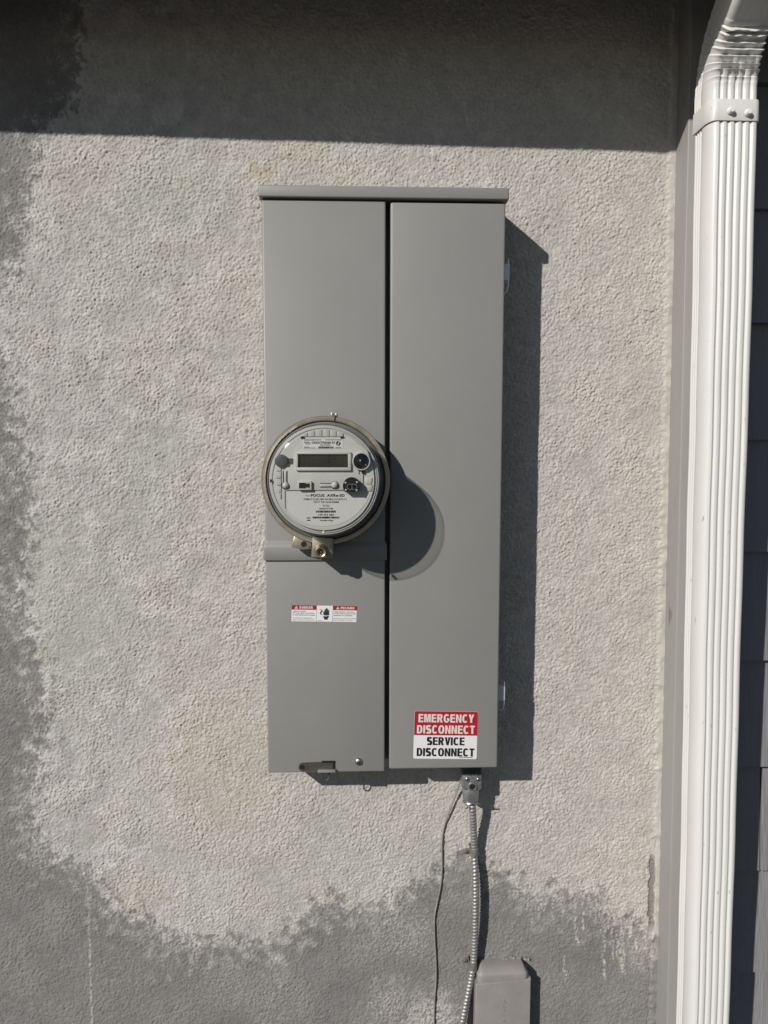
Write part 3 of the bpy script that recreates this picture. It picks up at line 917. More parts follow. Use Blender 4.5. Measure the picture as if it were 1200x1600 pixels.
# padlock hasp at the lower left corner
def Hh(x, y, Y=-D-0.001): return P(455+x/9.23, 1170+y/9.23, Y)
hp = bmesh.new()
out = []
for k in range(9):
    a_ = math.pi/2+math.pi*k/8
    p = Hh(165+60*math.cos(a_), 262-60*math.sin(a_)); out.append((p[0], p[2]))
for (x, y) in ((400, 318), (610, 296), (612, 182), (440, 196), (400, 192)):
    p = Hh(x, y); out.append((p[0], p[2]))
add_prism(hp, out, -D-0.0016, -D+0.004)
hasp = finish('hasp', hp, M['hasp'], pan, smooth=False)
c = Hh(160, 262); disc('padlock_hole', c, 0.0037, -D-0.0020, -D, M['hole'], hasp, 20)
p0, p1 = Hh(385, 325), Hh(640, 288); box('tab', p0[0], p1[0], -D-0.0060, -D-0.0012, p0[2]-0.0004, p1[2], M['box'], hasp, 0.0008)
p0, p1 = Hh(440, 202), Hh(628, 174); box('slot', p0[0], p1[0], -D-0.0019, -D, p0[2], p1[2], M['hole'], hasp)
p0, p1 = Hh(598, 290), Hh(622, 176); box('slot', p0[0], p1[0], -D-0.0021, -D, p0[2], p1[2], M['hole'], hasp)
# seal loop hanging below it
c = P(508.6, 1214, -0.074)
hp = bmesh.new()
pth = [(c[0]-0.0052, -0.074, Z0+0.002)]+[(c[0]+0.0052*math.cos(t), -0.074, c[2]+0.0052*math.sin(t)) for t in np.linspace(math.pi, 2*math.pi, 11)]+[(c[0]+0.0052, -0.074, Z0+0.002)]
add_tube(hp, pth, 0.0011, 8)
finish('seal_loop', hp, M['hasp'], pan)  # dark hasp metal stands in for the shade on the loop

# ---- danger sticker
def quad_map(corners, Y):
    (tl, tr_, br, bl) = [np.array(c, float) for c in corners]
    def f(u, v):                                # v down
        a_ = tl*(1-u)+tr_*u; b_ = bl*(1-u)+br*u
        p = a_*(1-v)+b_*v
        return P(p[0], p[1], Y)
    return f
cs = [(450+62/10.43, 935+110/10.43), (450+1123/10.43, 935+127/10.43), (450+1114/10.43, 935+386/10.43), (450+54/10.43, 935+373/10.43)]
YS = -D-0.0004
q0 = quad_map(cs, YS); q1 = quad_map(cs, YS-0.0003); q2 = quad_map(cs, YS-0.0006); q3 = quad_map(cs, YS-0.0008)
def sub(q, u0, v0, u1, v1): return lambda a, b: q(u0+(u1-u0)*a, v1+(v0-v1)*b)
stk = flat('danger_sticker', [q0(0, 1), q0(1, 1), q0(1, 0), q0(0, 0)], M['label_white'], pan)
stk['label'] = 'small white and red danger sticker in two languages'
def D_(x0, y0, x1, y1): return ((x0-58)/1061, (y0-110)/262, (x1-58)/1061, (y1-110)/262)
for (x0, x1) in ((58, 462), (730, 1119)):
    a_ = D_(x0, 110, x1, 180); flat('red_band', [q1(a_[0], a_[3]), q1(a_[2], a_[3]), q1(a_[2], a_[1]), q1(a_[0], a_[1])], M['sticker_red'], stk)
for u_ in (0.380, 0.630): rects('divider', [(u_, 0, u_+0.003, 1)], q1, M['ink_grey'], stk)
for (x0, x1, tx0, tx1, s) in ((105, 162, 186, 402, 'DANGER'), (782, 836, 856, 1078, 'PELIGRO')):
    a_ = D_(x0, 118, x1, 166)
    flat('warning_triangle', [q2(a_[0], a_[3]), q2(a_[2], a_[3]), q2((a_[0]+a_[2])/2, a_[1])], M['sticker_pink'], stk)
    m_ = (a_[0]+a_[2])/2
    rects('exclamation_mark', [(m_-0.003, a_[1]+0.07, m_+0.003, a_[3]-0.07), (m_-0.003, a_[3]-0.05, m_+0.003, a_[3]-0.02)], q3, M['sticker_red'], stk)
    b_ = D_(tx0, 124, tx1, 164); capitals(s, sub(q2, *b_), M['sticker_pink'], stk, 0.14)
for (x0, x1, y0, y1, s, bo) in ((75, 290, 197, 219, 'Hazardous Voltage.', .012), (75, 436, 226, 248, 'Will cause death, serious injury,', .012), (75, 436, 256, 278, 'or substantial property damage.', .012),
        (75, 396, 304, 328, 'Turn off power supplying this', 0), (75, 430, 336, 358, 'equipment before working inside.', 0),
        (738, 1078, 197, 221, 'Voltaje peligroso. Causar\u00e1 la', .012), (738, 1108, 226, 250, 'muerte, lesiones graves o da\u00f1o', .012), (738, 1052, 256, 280, 'substancial a la propiedad.', .012),
        (738, 1108, 304, 326, 'Desconecte el suministro de energ\u00eda', 0), (738, 1062, 334, 356, 'antes de trabajar en el equipo.', 0)):
    lettering(s, sub(q2, *D_(x0, y0, x1, y1)), M['ink_soft'], stk, bo)
def hp_(x, y):
    a_ = D_(x, y, x, y); return q2(a_[0], a_[1])
hand = bmesh.new()
def hpoly(pts):
    hand.faces.new([hand.verts.new(hp_(*p)) for p in pts])
for (x0, y0, x1, y1, wd) in ((583, 252, 581, 200, 11), (602, 250, 600, 164, 13), (622, 246, 621, 146, 13), (641, 248, 643, 156, 13), (659, 256, 664, 178, 11)):
    hpoly([(x0-wd/2-1, y0), (x0+wd/2+1, y0), (x1+wd/2, y1+5), (x1+wd/5, y1), (x1-wd/5, y1), (x1-wd/2, y1+5)])
hpoly([(577, 250), (666, 250), (668, 268), (640, 262), (628, 274), (612, 262), (598, 270), (584, 262), (577, 258)])
hpoly([(575, 276), (592, 284), (606, 278), (622, 290), (640, 276), (666, 280), (664, 294), (646, 312), (646, 336), (590, 336), (590, 310), (577, 296)])
hpoly([(516, 164), (552, 182), (562, 206), (546, 216), (534, 222), (540, 236), (556, 258), (538, 258), (522, 240), (520, 218), (540, 204), (546, 196), (540, 190), (512, 172)])
finish('shock_symbol', hand, M['ink'], stk, smooth=False)
rects('lettering', [D_(488, 352, 556, 358)], q2, M['ink_grey'], stk)

# ---- emergency disconnect sticker
def E_(x, y): return (640+x/10.435, 1105+y/10.435)
ce = [E_(80, 60), E_(1113, 72), E_(1093, 848), E_(58, 838)]
q0 = quad_map(ce, YS); q1 = quad_map(ce, YS-0.0003); q2 = quad_map(ce, YS-0.0006)
def rnd(q, u0, v0, u1, v1, ru, rv, top=True, bot=True):
    p = []
    def arc(cu, cv, a0):
        for k in range(6):
            a_ = a0+math.pi/2*k/5
            p.append(q(cu+ru*math.cos(a_), cv+rv*math.sin(a_)))
    if bot: arc(u1-ru, v1-rv, 0); arc(u0+ru, v1-rv, math.pi/2)
    else: p.append(q(u1, v1)); p.append(q(u0, v1))
    if top: arc(u0+ru, v0+rv, math.pi); arc(u1-ru, v0+rv, 1.5*math.pi)
    else: p.append(q(u0, v0)); p.append(q(u1, v0))
    return p
est = flat('emergency_sticker', rnd(q0, 0, 0, 1, 1, 0.022, 0.03), M['label_white'], pan)
est['label'] = 'white and red sticker reading EMERGENCY DISCONNECT, SERVICE DISCONNECT'
flat('red_band', rnd(q1, 0.003, 0.004, 0.997, 0.506, 0.022, 0.03, True, False), M['sticker_red'], est)
for (s, u0, v0, u1, v1, mt_) in (('EMERGENCY', .066, .064, .938, .236, 'sticker_pink'), ('DISCONNECT', .047, .298, .955, .470, 'sticker_pink'),
                                 ('SERVICE', .208, .545, .80, .712, 'ink'), ('DISCONNECT', .052, .775, .955, .945, 'ink')):
    capitals(s, sub(q2, u0, v0, u1, v1), M[mt_], est)
rects('lettering', [(.72+.024*k, .955, .72+.024*k+.017, .972) for k in range(9)], q2, M['ink_grey'], est)

# ------------------------------------------------------------------ electric meter
CX, CZ = 0.0883, Z0+0.4325
def wp(p):                                      # the meter droops very slightly in its socket
    t = ((-p[1]-D)-0.03)/0.085
    return (p[0]+0.0010*t, p[1], p[2]+0.0040*t)
def lat(name, prof, mt, parent, n=96, **k):     # profile of (radius, distance in front of the cover)
    return lathe(name, CX, CZ, [(r, -D-d) for r, d in prof], mt, parent, n, wp, **k)
mtr = thing('electric_meter', (CX, -D, CZ), 'round glass-covered electric meter plugged into the left of the panel', 'electric meter')
lat('socket_hub', [(0.0855, -0.002), (0.0855, 0.014), (0.083, 0.020), (0.078, 0.022)], M['box'], mtr)
ring = lat('sealing_ring', [(0.0835, 0.012), (0.0878, 0.012), (0.0888, 0.0135), (0.0890, 0.020), (0.0892, 0.0325), (0.0889, 0.0340), (0.0882, 0.0348), (0.0872, 0.0346), (0.0832, 0.0352), (0.0824, 0.0347), (0.0820, 0.0335), (0.0820, 0.020)], M['ring'], mtr)
# split of the ring at the top, with its screw
c = P(523.5, 655, -D-0.035); 
bm = bmesh.new()
add_prism(bm, [(c[0]-0.0016, CZ+0.0815), (c[0]+0.0002, CZ+0.0815), (c[0]+0.0010, CZ+0.0900), (c[0]-0.0002, CZ+0.0900)], -D-0.0356, -D-0.012)
finish('ring_split', bm, M['hole'], ring, smooth=False)
bm = bmesh.new()
c2 = P(523, 650, -D-0.022)
add_box(bm, c2[0]-0.0050, c2[0]-0.0012, -D-0.032, -D-0.014, CZ+0.0870, CZ+0.0935, 0.0005)
add_box(bm, c2[0]+0.0012, c2[0]+0.0042, -D-0.032, -D-0.014, CZ+0.0868, CZ+0.0925, 0.0005)
add_tube(bm, [(c2[0]-0.0065, -D-0.023, CZ+0.0915), (c2[0]+0.0068, -D-0.023, CZ+0.0915)], 0.0017, 12)
finish('ring_screw', bm, M['steel'], ring)
# lock lugs at the bottom of the ring
def K_(x, y, Y): return P(400+x/5.4545, 830+y/5.4545, Y)
YK = -D-0.030
def kp(l, Y): return [(K_(x, y, Y)[0], K_(x, y, Y)[2]) for x, y in l]
lug = prism('lock_lug', kp([(330, 22), (470, 60), (470, 150), (400, 160), (302, 136)], YK), YK, YK+0.014, M['ring'], mtr, 0.0008)
c = K_(407, 110, YK); disc('lug_hole', c, 0.0040, YK-0.0004, YK+0.003, M['hole'], lug, 20)
c = K_(458, 136, YK); disc('lug_hole', c, 0.0013, YK-0.0005, YK+0.003, M['hole'], lug, 12)
c = K_(460, 45, YK); disc('lug_hole', c, 0.0030, YK-0.0002, YK+0.003, M['hole'], lug, 12)
YL = -D-0.048
lk = prism('barrel_lock', kp([(482, 44), (655, 62), (655, 228), (470, 222)], YL), YL, YL+0.030, M['ring'], mtr, 0.0010)
c = K_(556, 170, YL)
lathe('lock_barrel', c[0], c[2], [(0.0098, YL-0.0005), (0.0092, YL-0.003), (0.0078, YL-0.0045), (0.0070, YL-0.010), (0.0064, YL-0.011), (0.0052, YL-0.0105), (0.0048, YL-0.006), (0.0001, YL-0.006)], M['brass'], lk, 32)
disc('keyhole', c, 0.0032, YL-0.0064, YL-0.005, M['hole'], lk, 16)
disc('key_pin', c, 0.0012, YL-0.0085, YL-0.005, M['brass'], lk, 12)
# black base and pale register module
lat('meter_base', [(0.0790, 0.018), (0.0790, 0.030), (0.0725, 0.034), (0.0715, 0.040), (0.0712, 0.0915), (0.0700, 0.093), (0.0001, 0.093)], M['black'], mtr)
FR = 0.1040
lat('cover_flange', [(0.0726, 0.0335), (0.0732, 0.0345), (0.0795, 0.0335), (0.0816, 0.0315), (0.0816, 0.020)], M['flange'], mtr)
rim = lat('register_rim', [(0.0712, 0.0915), (0.0715, 0.0985), (0.0708, 0.1000), (0.0690, 0.1003), (0.0684, 0.1016), (0.0674, 0.1016), (0.0668, 0.1003), (0.0640, 0.1003), (0.0001, 0.1003)], M['meter_rim'], mtr)
face = lat('face_plate', [(0.0655, 0.0995), (0.0655, 0.1032), (0.0648, FR), (0.0001, FR)], M['meter_grey'], mtr)
def F(x, y, off=0.0): return P(390+x/4.8, 630+y/4.8, -D-FR-off)
PXM = (1.1-FR)/1200/4.8*1.002
def fq(x0, y0, x1, y1, off=0.0004): return lambda a, b: F(x0+(x1-x0)*a, y1+(y0-y1)*b, off)
def fbox(name, x0, y0, x1, y1, off0, off1, mt, parent, bev=0.0):
    a_, b_ = F(x0, y1, off1), F(x1, y0, off1)
    return box(name, a_[0], b_[0], -D-FR-off1, -D-FR-off0, a_[2], b_[2], mt, parent, bev)
def fdisc(name, x, y, r, off0, off1, mt, parent, n=28, bev=0.0):
    return disc(name, F(x, y, off1), r*PXM, -D-FR-off1, -D-FR-off0, mt, parent, n, bev)
def fpoly(name, pts, off0, off1, mt, parent, bev=0.0):
    return prism(name, [(F(x, y, off1)[0], F(x, y, off1)[2]) for x, y in pts], -D-FR-off1, -D-FR-off0, mt, parent, bev)
CFX, CFY = 560, 560                              # centre of the face in its own drawing
# white lower label following the round edge
pts = [(274, 660), (700, 660), (735, 690), (800, 690)]
R0 = 364
for k in range(25):
    a_ = math.radians(20 + (158-20)*k/24)
    x, y = CFX+R0*math.cos(a_), CFY+R0*math.sin(a_)
    if x > 274: pts.append((x, y))
pts.append((274, 812))
fpoly('rating_label', pts, -0.0005, 0.0004, M['label_plain'], face)
# central panel standing slightly proud
fpoly('register_panel', [(268, 652), (268, 480), (330, 480), (330, 365), (398, 300), (398, 268), (712, 262), (800, 292), (880, 350), (910, 420), (850, 505), (850, 652)], -0.0005, 0.0016, M['meter_grey'], face, 0.0005)
O1 = 0.0016
fbox('seam', 272, 652, 700, 657, 0, 0.0007, M['ink_grey'], face)
fbox('seam', 264, 655, 269, 790, 0, 0.0007, M['ink_grey'], face)
# moulded tiles round the rim
def arc_y(x): return CFY-math.sqrt(366**2-(x-CFX)**2)
def arc_x(y): return CFX-math.sqrt(366**2-(y-CFY)**2)
xs_ = (384, 436, 490, 545, 600, 652, 704)
for x0, x1 in zip(xs_, xs_[1:]):
    fpoly('moulded_tile', [(x0+2, 250), (x0+2, arc_y(x0+2)+4), ((x0+x1)/2, arc_y((x0+x1)/2)+4), (x1-2, arc_y(x1-2)+4), (x1-2, 250)], -0.0005, 0.0013, M['meter_grey'], face, 0.0004)
ys_ = (482, 512, 566, 620, 672, 722)
for y0, y1 in zip(ys_, ys_[1:]):
    fpoly('moulded_tile', [(236, y0+2), (arc_x(y0+2)+4, y0+2), (arc_x((y0+y1)/2)+4, (y0+y1)/2), (arc_x(y1-2)+4, y1-2), (236, y1-2)], -0.0005, 0.0013, M['meter_grey'], face, 0.0004)
for y0, y1 in ((560, 608), (613, 660)):
    fpoly('moulded_tile', [(868, y0), (920, y0), (915, y1), (868, y1)], -0.0005, 0.0013, M['meter_grey'], face, 0.0004)
for (x, y, a_, b_) in ((383, 251, 407, 264), (682, 251, 706, 264), (842, 507, 864, 530), (153, 572, 167, 594)):
    fbox('notch', x, y, a_, b_, 0, 0.0024, M['hole'], face)
fbox('notch', 818, 505, 824, 534, 0, 0.0020, M['hole'], face)
# upper label
ul = flat('upper_label', [F(400, 340, O1+.0003), F(700, 338, O1+.0003), F(700, 272, O1+.0003), F(400, 274, O1+.0003)], M['label_white'], face)
O2 = O1+0.0006
lettering('GRIDSTREAM RF', fq(465, 287, 640, 304, O2), M['ink'], face, 0.02)
lettering('50177478', fq(530, 308, 606, 319, O2), M['ink_soft'], face, 0.012)
rng = random.Random(11)
def barcode(x0, y0, x1, y1, off):
    rs = []; x = 0.0
    while x < 0.985:
        w_ = rng.choice((0.010, 0.016, 0.024)); rs.append((x, 0, min(1, x+w_), 1)); x += w_+rng.choice((0.010, 0.014, 0.02))
    rects('barcode', rs, fq(x0, y0, x1, y1, off), M['ink'], face)
barcode(515, 324, 631, 338, O2)
rects('lettering', [(0, .9, .25, 1), (.0, .62, .14, .74), (.03, .45, .17, .55), (0, .1, .13, .16), (0, 0, .30, .06), (.23, .92, .44, 1.0), (.55, .92, .97, 1.0), (.8, .0, .96, .10)], fq(408, 272, 700, 336, O2), M['ink_grey'], face)
cl = F(665, 301, O2); fdisc('emblem', 665, 301, 17, O2-0.0003, O2, M['ink'], face, 24)
fpoly('emblem_flash', [(656, 310), (667, 298), (664, 290), (678, 287), (668, 303), (672, 310)], O2, O2+0.0003, M['label_white'], face)
# display
fr_ = bmesh.new()
for (x0, y0, x1, y1) in ((345, 365, 760, 382), (345, 482, 760, 506), (345, 382, 362, 482), (738, 382, 760, 482)):
    a_, b_ = F(x0, y1, 0.0055), F(x1, y0, 0.0055)
    add_box(fr_, a_[0], b_[0], -D-FR-0.0055, -D-FR-0.0005, a_[2], b_[2], 0.0006, 2)
finish('display_frame', fr_, M['meter_grey'], face)
lcd = fbox('display', 358, 378, 742, 486, 0.0, 0.0020, M['lcd'], face)
SEG = {'0': 'abcdef', '4': 'fgbc', '5': 'afgcd', '-': 'g', '8': 'abcdefg', 'C': 'afed'}
def seg(ch, x, y, w_, h, t_):
    L = {'a': (x, y, x+w_, y+t_), 'g': (x, y+h/2-t_/2, x+w_, y+h/2+t_/2), 'd': (x, y+h-t_, x+w_, y+h), 'f': (x, y, x+t_, y+h/2), 'b': (x+w_-t_, y, x+w_, y+h/2), 'e': (x, y+h/2, x+t_, y+h), 'c': (x+w_-t_, y+h/2, x+w_, y+h)}
    return [L[s] for s in SEG[ch]]
def segs(lst, mt_):
    rs = [r for a_ in lst for r in seg(*a_)]
    vv, ff = [], []
    for (x0, y0, x1, y1) in rs:
        i = len(vv); vv += [F(x0, y1, 0.0023), F(x1, y1, 0.0023), F(x1, y0, 0.0023), F(x0, y0, 0.0023)]; ff.append((i, i+1, i+2, i+3))
    raw('digit', vv, ff, mt_, face)
segs([('0', 588, 392, 22, 56, 6)], M['lcd_ink'])
segs([('4', 620, 392, 22, 56, 6)], M['lcd_ink'])
for k in range(4): segs([('-', 468+28*k, 418, 14, 12, 5)], M['lcd_faint'])
for g_ in (('0', 368, 402, 16, 46, 5), ('0', 398, 392, 16, 56, 5), ('5', 432, 402, 16, 46, 5), ('-', 566, 466, 14, 12, 5), ('-', 590, 466, 14, 12, 5)): segs([g_], M['lcd_faint'])
# left knob with its slot, right lens button
fbox('slot', 272, 414, 322, 452, 0, 0.0018, M['knob'], face)
fdisc('dial_knob', 236, 433, 48, -0.003, 0.0050, M['knob'], face, 32, 0.0012)
lathe('button_bezel', *[(F(838, 436, 0.006)[0]), (F(838, 436, 0.006)[2])], [(68*PXM, -D-FR), (68*PXM, -D-FR-0.0056), (65*PXM, -D-FR-0.0066), (59*PXM, -D-FR-0.0066), (57*PXM, -D-FR-0.0040)], M['meter_grey'], face, 40)
bt = F(838, 436, 0.006)
lathe('lens_button', bt[0], bt[2], [(57.5*PXM, -D-FR-0.003), (55*PXM, -D-FR-0.0058), (44*PXM, -D-FR-0.0078), (36*PXM, -D-FR-0.0070), (30*PXM, -D-FR-0.0084), (18*PXM, -D-FR-0.0104), (0.0001, -D-FR-0.0112)], M['meter_dome'], face, 40)
# two levers with ball ends
for (x0, y0, x1, y1) in ((250, 508, 256, 602), (277, 508, 283, 602), (528, 599, 614, 604), (528, 627, 614, 632)):
    fbox('lever_slot', x0, y0, x1, y1, 0.0010, O1+0.0004, M['hole'], face)
for (x, y, r) in ((268, 617, 25), (638, 613, 27)):
    fdisc('lever_slot', x, y+1, r+4, 0.001, O1+0.0004, M['hole'], face, 24)
    c = F(x, y, 0.004); r_ = r*PXM
    lathe('lever_ball', c[0], c[2], [(0.0001, -D-FR-0.0020-r_)]+[(r_*math.sin(t), -D-FR-0.0020-r_*math.cos(t)) for t in np.linspace(0.2, 1.57, 7)]+[(r_, -D-FR)], M['meter_grey'], face, 24)
fbox('lever_arm', 258, 512, 275, 600, 0.001, O1+0.0010, M['meter_grey'], face, 0.0003)
fbox('lever_arm', 532, 606, 615, 625, 0.001, O1+0.0010, M['meter_grey'], face, 0.0003)
# small socket block
fbox('port_block', 364, 586, 464, 652, 0.001, 0.0060, M['meter_grey'], face, 0.0005)
fpoly('port_opening', [(370, 596), (418, 596), (418, 602), (450, 602), (450, 632), (418, 632), (418, 638), (370, 638)], 0.004, 0.0064, M['hole'], face)
# optical port
p_ = []
for k in range(29):
    a_ = math.radians(-42+264*k/28)
    p_.append((765+66*math.cos(a_), 622-66*math.sin(a_)))
fpoly('optical_port', p_, -0.0005, 0.0125, M['black'], face, 0.0006)
for (x, y) in ((723, 599), (808, 595), (725, 653), (806, 656)):
    c = F(x, y, 0.0130); fdisc('port_pin', x, y, 10, 0.010, 0.0137, M['steel'], face, 14, 0.0006)
pt = []
for k in range(12):
    a_ = math.pi/2+math.pi*k/11; pt.append((750+22*math.cos(a_), 626-22*math.sin(a_)))
for k in range(12):
    a_ = -math.pi/2+math.pi*k/11; pt.append((785+22*math.cos(a_), 626-22*math.sin(a_)))
fpoly('port_window_rim', pt, 0.010, 0.0130, M['steel'], face)
pt = [(768+(x-768)*0.86, 626+(y-626)*0.78) for x, y in pt]
fpoly('port_window', pt, 0.010, 0.0133, M['meter_dome'], face)
fbox('port_bar', 765, 608, 770, 644, 0.010, 0.0136, M['steel'], face)
# rating label print
O3 = 0.0008
for (s, x0, y0, x1, y1, bo, mt_) in (('Type', 416, 686, 451, 700, 0, 'ink_grey'), ('FOCUS  AXRe-SD', 459, 681, 712, 701, .03, 'ink'), ('FORM 2S CL200 240V 3W 60Hz TA=30 Kh 7.2', 406, 713, 727, 727, .008, 'ink_soft'),
        ('CITY OF ANAHEIM', 479, 735, 667, 748, .006, 'ink'), ('D122', 549, 761, 597, 774, .006, 'ink_soft'), ('204077748', 520, 784, 624, 797, .006, 'ink_soft'), ('179 773 683', 516, 830, 630, 843, .012, 'ink'), ('Landis+Gyr', 529, 873, 629, 887, .02, 'ink')):
    lettering(s, fq(x0, y0, x1, y1, O3), M[mt_], face, bo)
barcode(496, 805, 648, 820, O3)
barcode(472, 850, 672, 864, O3)
rects('lettering', [(0, .7, .9, 1), (0, 0, 1, .3)], fq(428, 856, 456, 882, O3), M['ink_soft'], face)
# clear cover
lat('glass_cover', [(0.0790, 0.030), (0.0765, 0.034), (0.0748, 0.040), (0.0742, 0.060), (0.0734, 0.100), (0.0728, 0.109), (0.0712, 0.1140), (0.0690, 0.1165), (0.0668, 0.1172), (0.0660, 0.1180), (0.0500, 0.1186), (0.0250, 0.1190), (0.0002, 0.1191)], M['clear'], mtr, n=128, angle=60)
c = P(506, 831, -D-0.110)
lathe('cover_stud', c[0], c[2], [(0.0001, -D-0.1178), (0.0014, -D-0.1172), (0.0020, -D-0.115), (0.0020, -D-0.110)], M['meter_grey'], mtr, 14)

# ------------------------------------------------------------------ conduit connector, conduit, clips
YC = -0.034
def N_(x, y, Y=YC-0.012): return P(690+x/12, 1185+y/12, Y)
con = thing('conduit_connector', tuple(N_(570, 500)), 'cast zinc conduit connector under the right of the panel', 'conduit fitting')
a_, b_ = N_(392, 326), N_(745, 120)
box('locknut', a_[0], b_[0], YC-0.012, YC+0.012, a_[2], Z0+0.004, M['green'], con, 0.0015)
box('locknut_tooth', N_(500, 0)[0], N_(530, 0)[0], YC-0.0135, YC, a_[2]+0.001, Z0+0.001, M['green'], con, 0.0004)
box('locknut_tooth', N_(640, 0)[0], N_(680, 0)[0], YC-0.0135, YC, a_[2]+0.001, Z0+0.001, M['green'], con, 0.0004)
prism('body', [(N_(x, y)[0], N_(x, y)[2]) for x, y in ((396, 322), (752, 322), (757, 560), (735, 605), (705, 612), (440, 612), (410, 590), (384, 540), (390, 440))], YC-0.0105, YC+0.012, M['cast'], con, 0.002)
bm = bmesh.new()
zt, zb = N_(0, 606)[2], N_(0, 862)[2]
xc_, hw = N_(572, 0)[0], (N_(722, 0)[0]-N_(418, 0)[0])/2
R8 = []
for z, k in ((zt, 0.96), (zt-0.002, 1.0), ((zt+zb)/2, 1.0), (zb+0.003, 0.93), (zb, 0.84)):
    R8.append([bm.verts.new((xc_+hw*k*math.cos(math.pi/8+math.pi/4*i)*1.06, YC+hw*k*math.sin(math.pi/8+math.pi/4*i)*1.0, z)) for i in range(8)])
for A_, B_ in zip(R8, R8[1:]):
    for i in range(8): bm.faces.new((A_[i], A_[(i+1) % 8], B_[(i+1) % 8], B_[i]))
bm.faces.new(R8[0]); bm.faces.new(R8[-1][::-1])
finish('hex_body', bm, M['cast'], con, angle=20)
c = N_(578, 528, YC-0.0105)
hb = lathe('inspection_boss', c[0], c[2], [(0.0072, YC-0.0100), (0.0068, YC-0.0125), (0.0052, YC-0.0128), (0.0044, YC-0.0115)], M['cast'], con, 24)
disc('inspection_hole', c, 0.0045, YC-0.0117, YC-0.010, M['hole'], hb, 20)
for (x, y, r) in ((482, 388, 50), (690, 392, 48)):
    cross_screw(N_(x, y, YC-0.0105), r/12*0.00088, YC-0.0105, con, M['steel'])
bm = bmesh.new()
zc_ = N_(0, 880)[2]
pth = [(xc_+0.0105*math.cos(t), YC+0.0105*math.sin(t), zc_-0.0008*math.sin(t)) for t in np.linspace(0.25, 2*math.pi-0.25, 28)]
add_tube(bm, pth, 0.0018, 8)
l_, r__ = N_(430, 870), N_(742, 880)
add_tube(bm, [(l_[0]+0.001, YC-0.009, zc_), (r__[0], YC-0.009, zc_-0.0005)], 0.0011, 8)
finish('clamp_ring', bm, M['steel'], con)
cross_screw(N_(468, 920, YC-0.010), 0.0024, YC-0.010, con, M['steel'])

cpts = [(738, 1250, -0.034), (738.5, 1270, -0.032), (740, 1300, -0.022), (741, 1331, -0.0155), (742.3, 1366, -0.020), (742.8, 1406, -0.0225), (742, 1447, -0.021), (740.8, 1487, -0.0165), (739, 1508, -0.0150),
        (735.5, 1530, -0.0155), (730.5, 1556, -0.018), (726, 1578, -0.020), (722, 1600, -0.021), (714, 1660, -0.021)]
cp = [P(*p) for p in cpts]
cp += [np.array([cp[-1][0]-0.004, -0.02, 0.30]), np.array([cp[-1][0]-0.004, -0.02, 0.0])]
path = spline(cp, 0.00062)
PITCHC = 0.0058
def crad(i):
    s = i*0.00062/PITCHC
    def r(th):
        ph = (s-th/(2*math.pi)) % 1.0
        return 0.0047 + 0.0011*(0.5-0.5*math.cos(2*math.pi*ph))**0.8
    return r
cnd = tube('flexible_conduit', path, crad, M['conduit'], None, 14, 75, origin=tuple(cp[3]))
tag(cnd, 'ribbed flexible steel conduit hanging down from the connector', 'conduit')

def clip(px, py, nail, label):
    c = P(px, py, -0.0155)
    k = thing('conduit_clip', (c[0], -0.002, c[2]), label, 'conduit clip', 'steel clips that hold the conduit')
    bmx = bmesh.new()
    hh = 0.0065
    prof = [(c[0]-0.0066, 0.0)]+[(c[0]+0.0066*math.cos(t), -0.0155-0.0066*math.sin(t)) for t in np.linspace(math.pi, 0, 13)]+[(c[0]+0.0066, 0.0)]
    inn = [(c[0]+(x-c[0])*0.86, y if y == 0 else -0.0155+(y+0.0155)*0.86) for x, y in prof]
    lp = prof+inn[::-1]
    A_ = [bmx.verts.new((x, y, c[2]-hh)) for x, y in lp]; B_ = [bmx.verts.new((x, y, c[2]+hh)) for x, y in lp]
    for i in range(len(lp)): bmx.faces.new((A_[i], A_[(i+1) % len(lp)], B_[(i+1) % len(lp)], B_[i]))
    n_ = len(prof)
    for i in range(n_-1):
        for S_ in (A_, B_):
            bmx.faces.new((S_[i], S_[i+1], S_[len(lp)-2-i], S_[len(lp)-1-i]))
    finish('strap', bmx, M['strap'], k)
    n = P(nail[0], nail[1], -0.004)
    box('flange', n[0]-0.005, c[0]-0.0055, -0.0034, -0.0006, n[2]-0.0042, n[2]+0.0042, M['strap'], k, 0.0008)
    lathe('nail', n[0], n[2], [(0.0001, -0.0062), (0.0022, -0.006), (0.0031, -0.0048), (0.0032, -0.003)], M['steel'], k, 14)
clip(741, 1331, (728.5, 1331), 'small steel conduit clip on the pale paint, upper of the two')
clip(739, 1508, (727.5, 1501), 'small steel conduit clip on the dark paint beside the raceway')

wpts = [(725, 1204, -0.020), (721.5, 1214, -0.016), (713, 1240, -0.009), (705, 1260, -0.007), (694, 1292, -0.0034), (690.6, 1316, -0.0034), (690.6, 1357, -0.0034), (688.4, 1384, -0.0034), (684, 1406, -0.0034), (679, 1433, -0.0034), (679, 1465, -0.0034), (681, 1499, -0.0034), (681.3, 1532, -0.0034), (679, 1562, -0.0034), (678, 1600, -0.0034), (677, 1660, -0.0034)]
wpz = [P(*p) for p in wpts]
wpz += [np.array([wpz[-1][0], -0.006, 0.25]), np.array([wpz[-1][0]+0.01, -0.006, 0.0])]
o = tube('ground_wire', spline(wpz, 0.004), 0.00135, M['wire'], None, 10, 80, origin=tuple(wpz[4]))
tag(o, 'thin grey painted wire running down left of the conduit', 'wire')

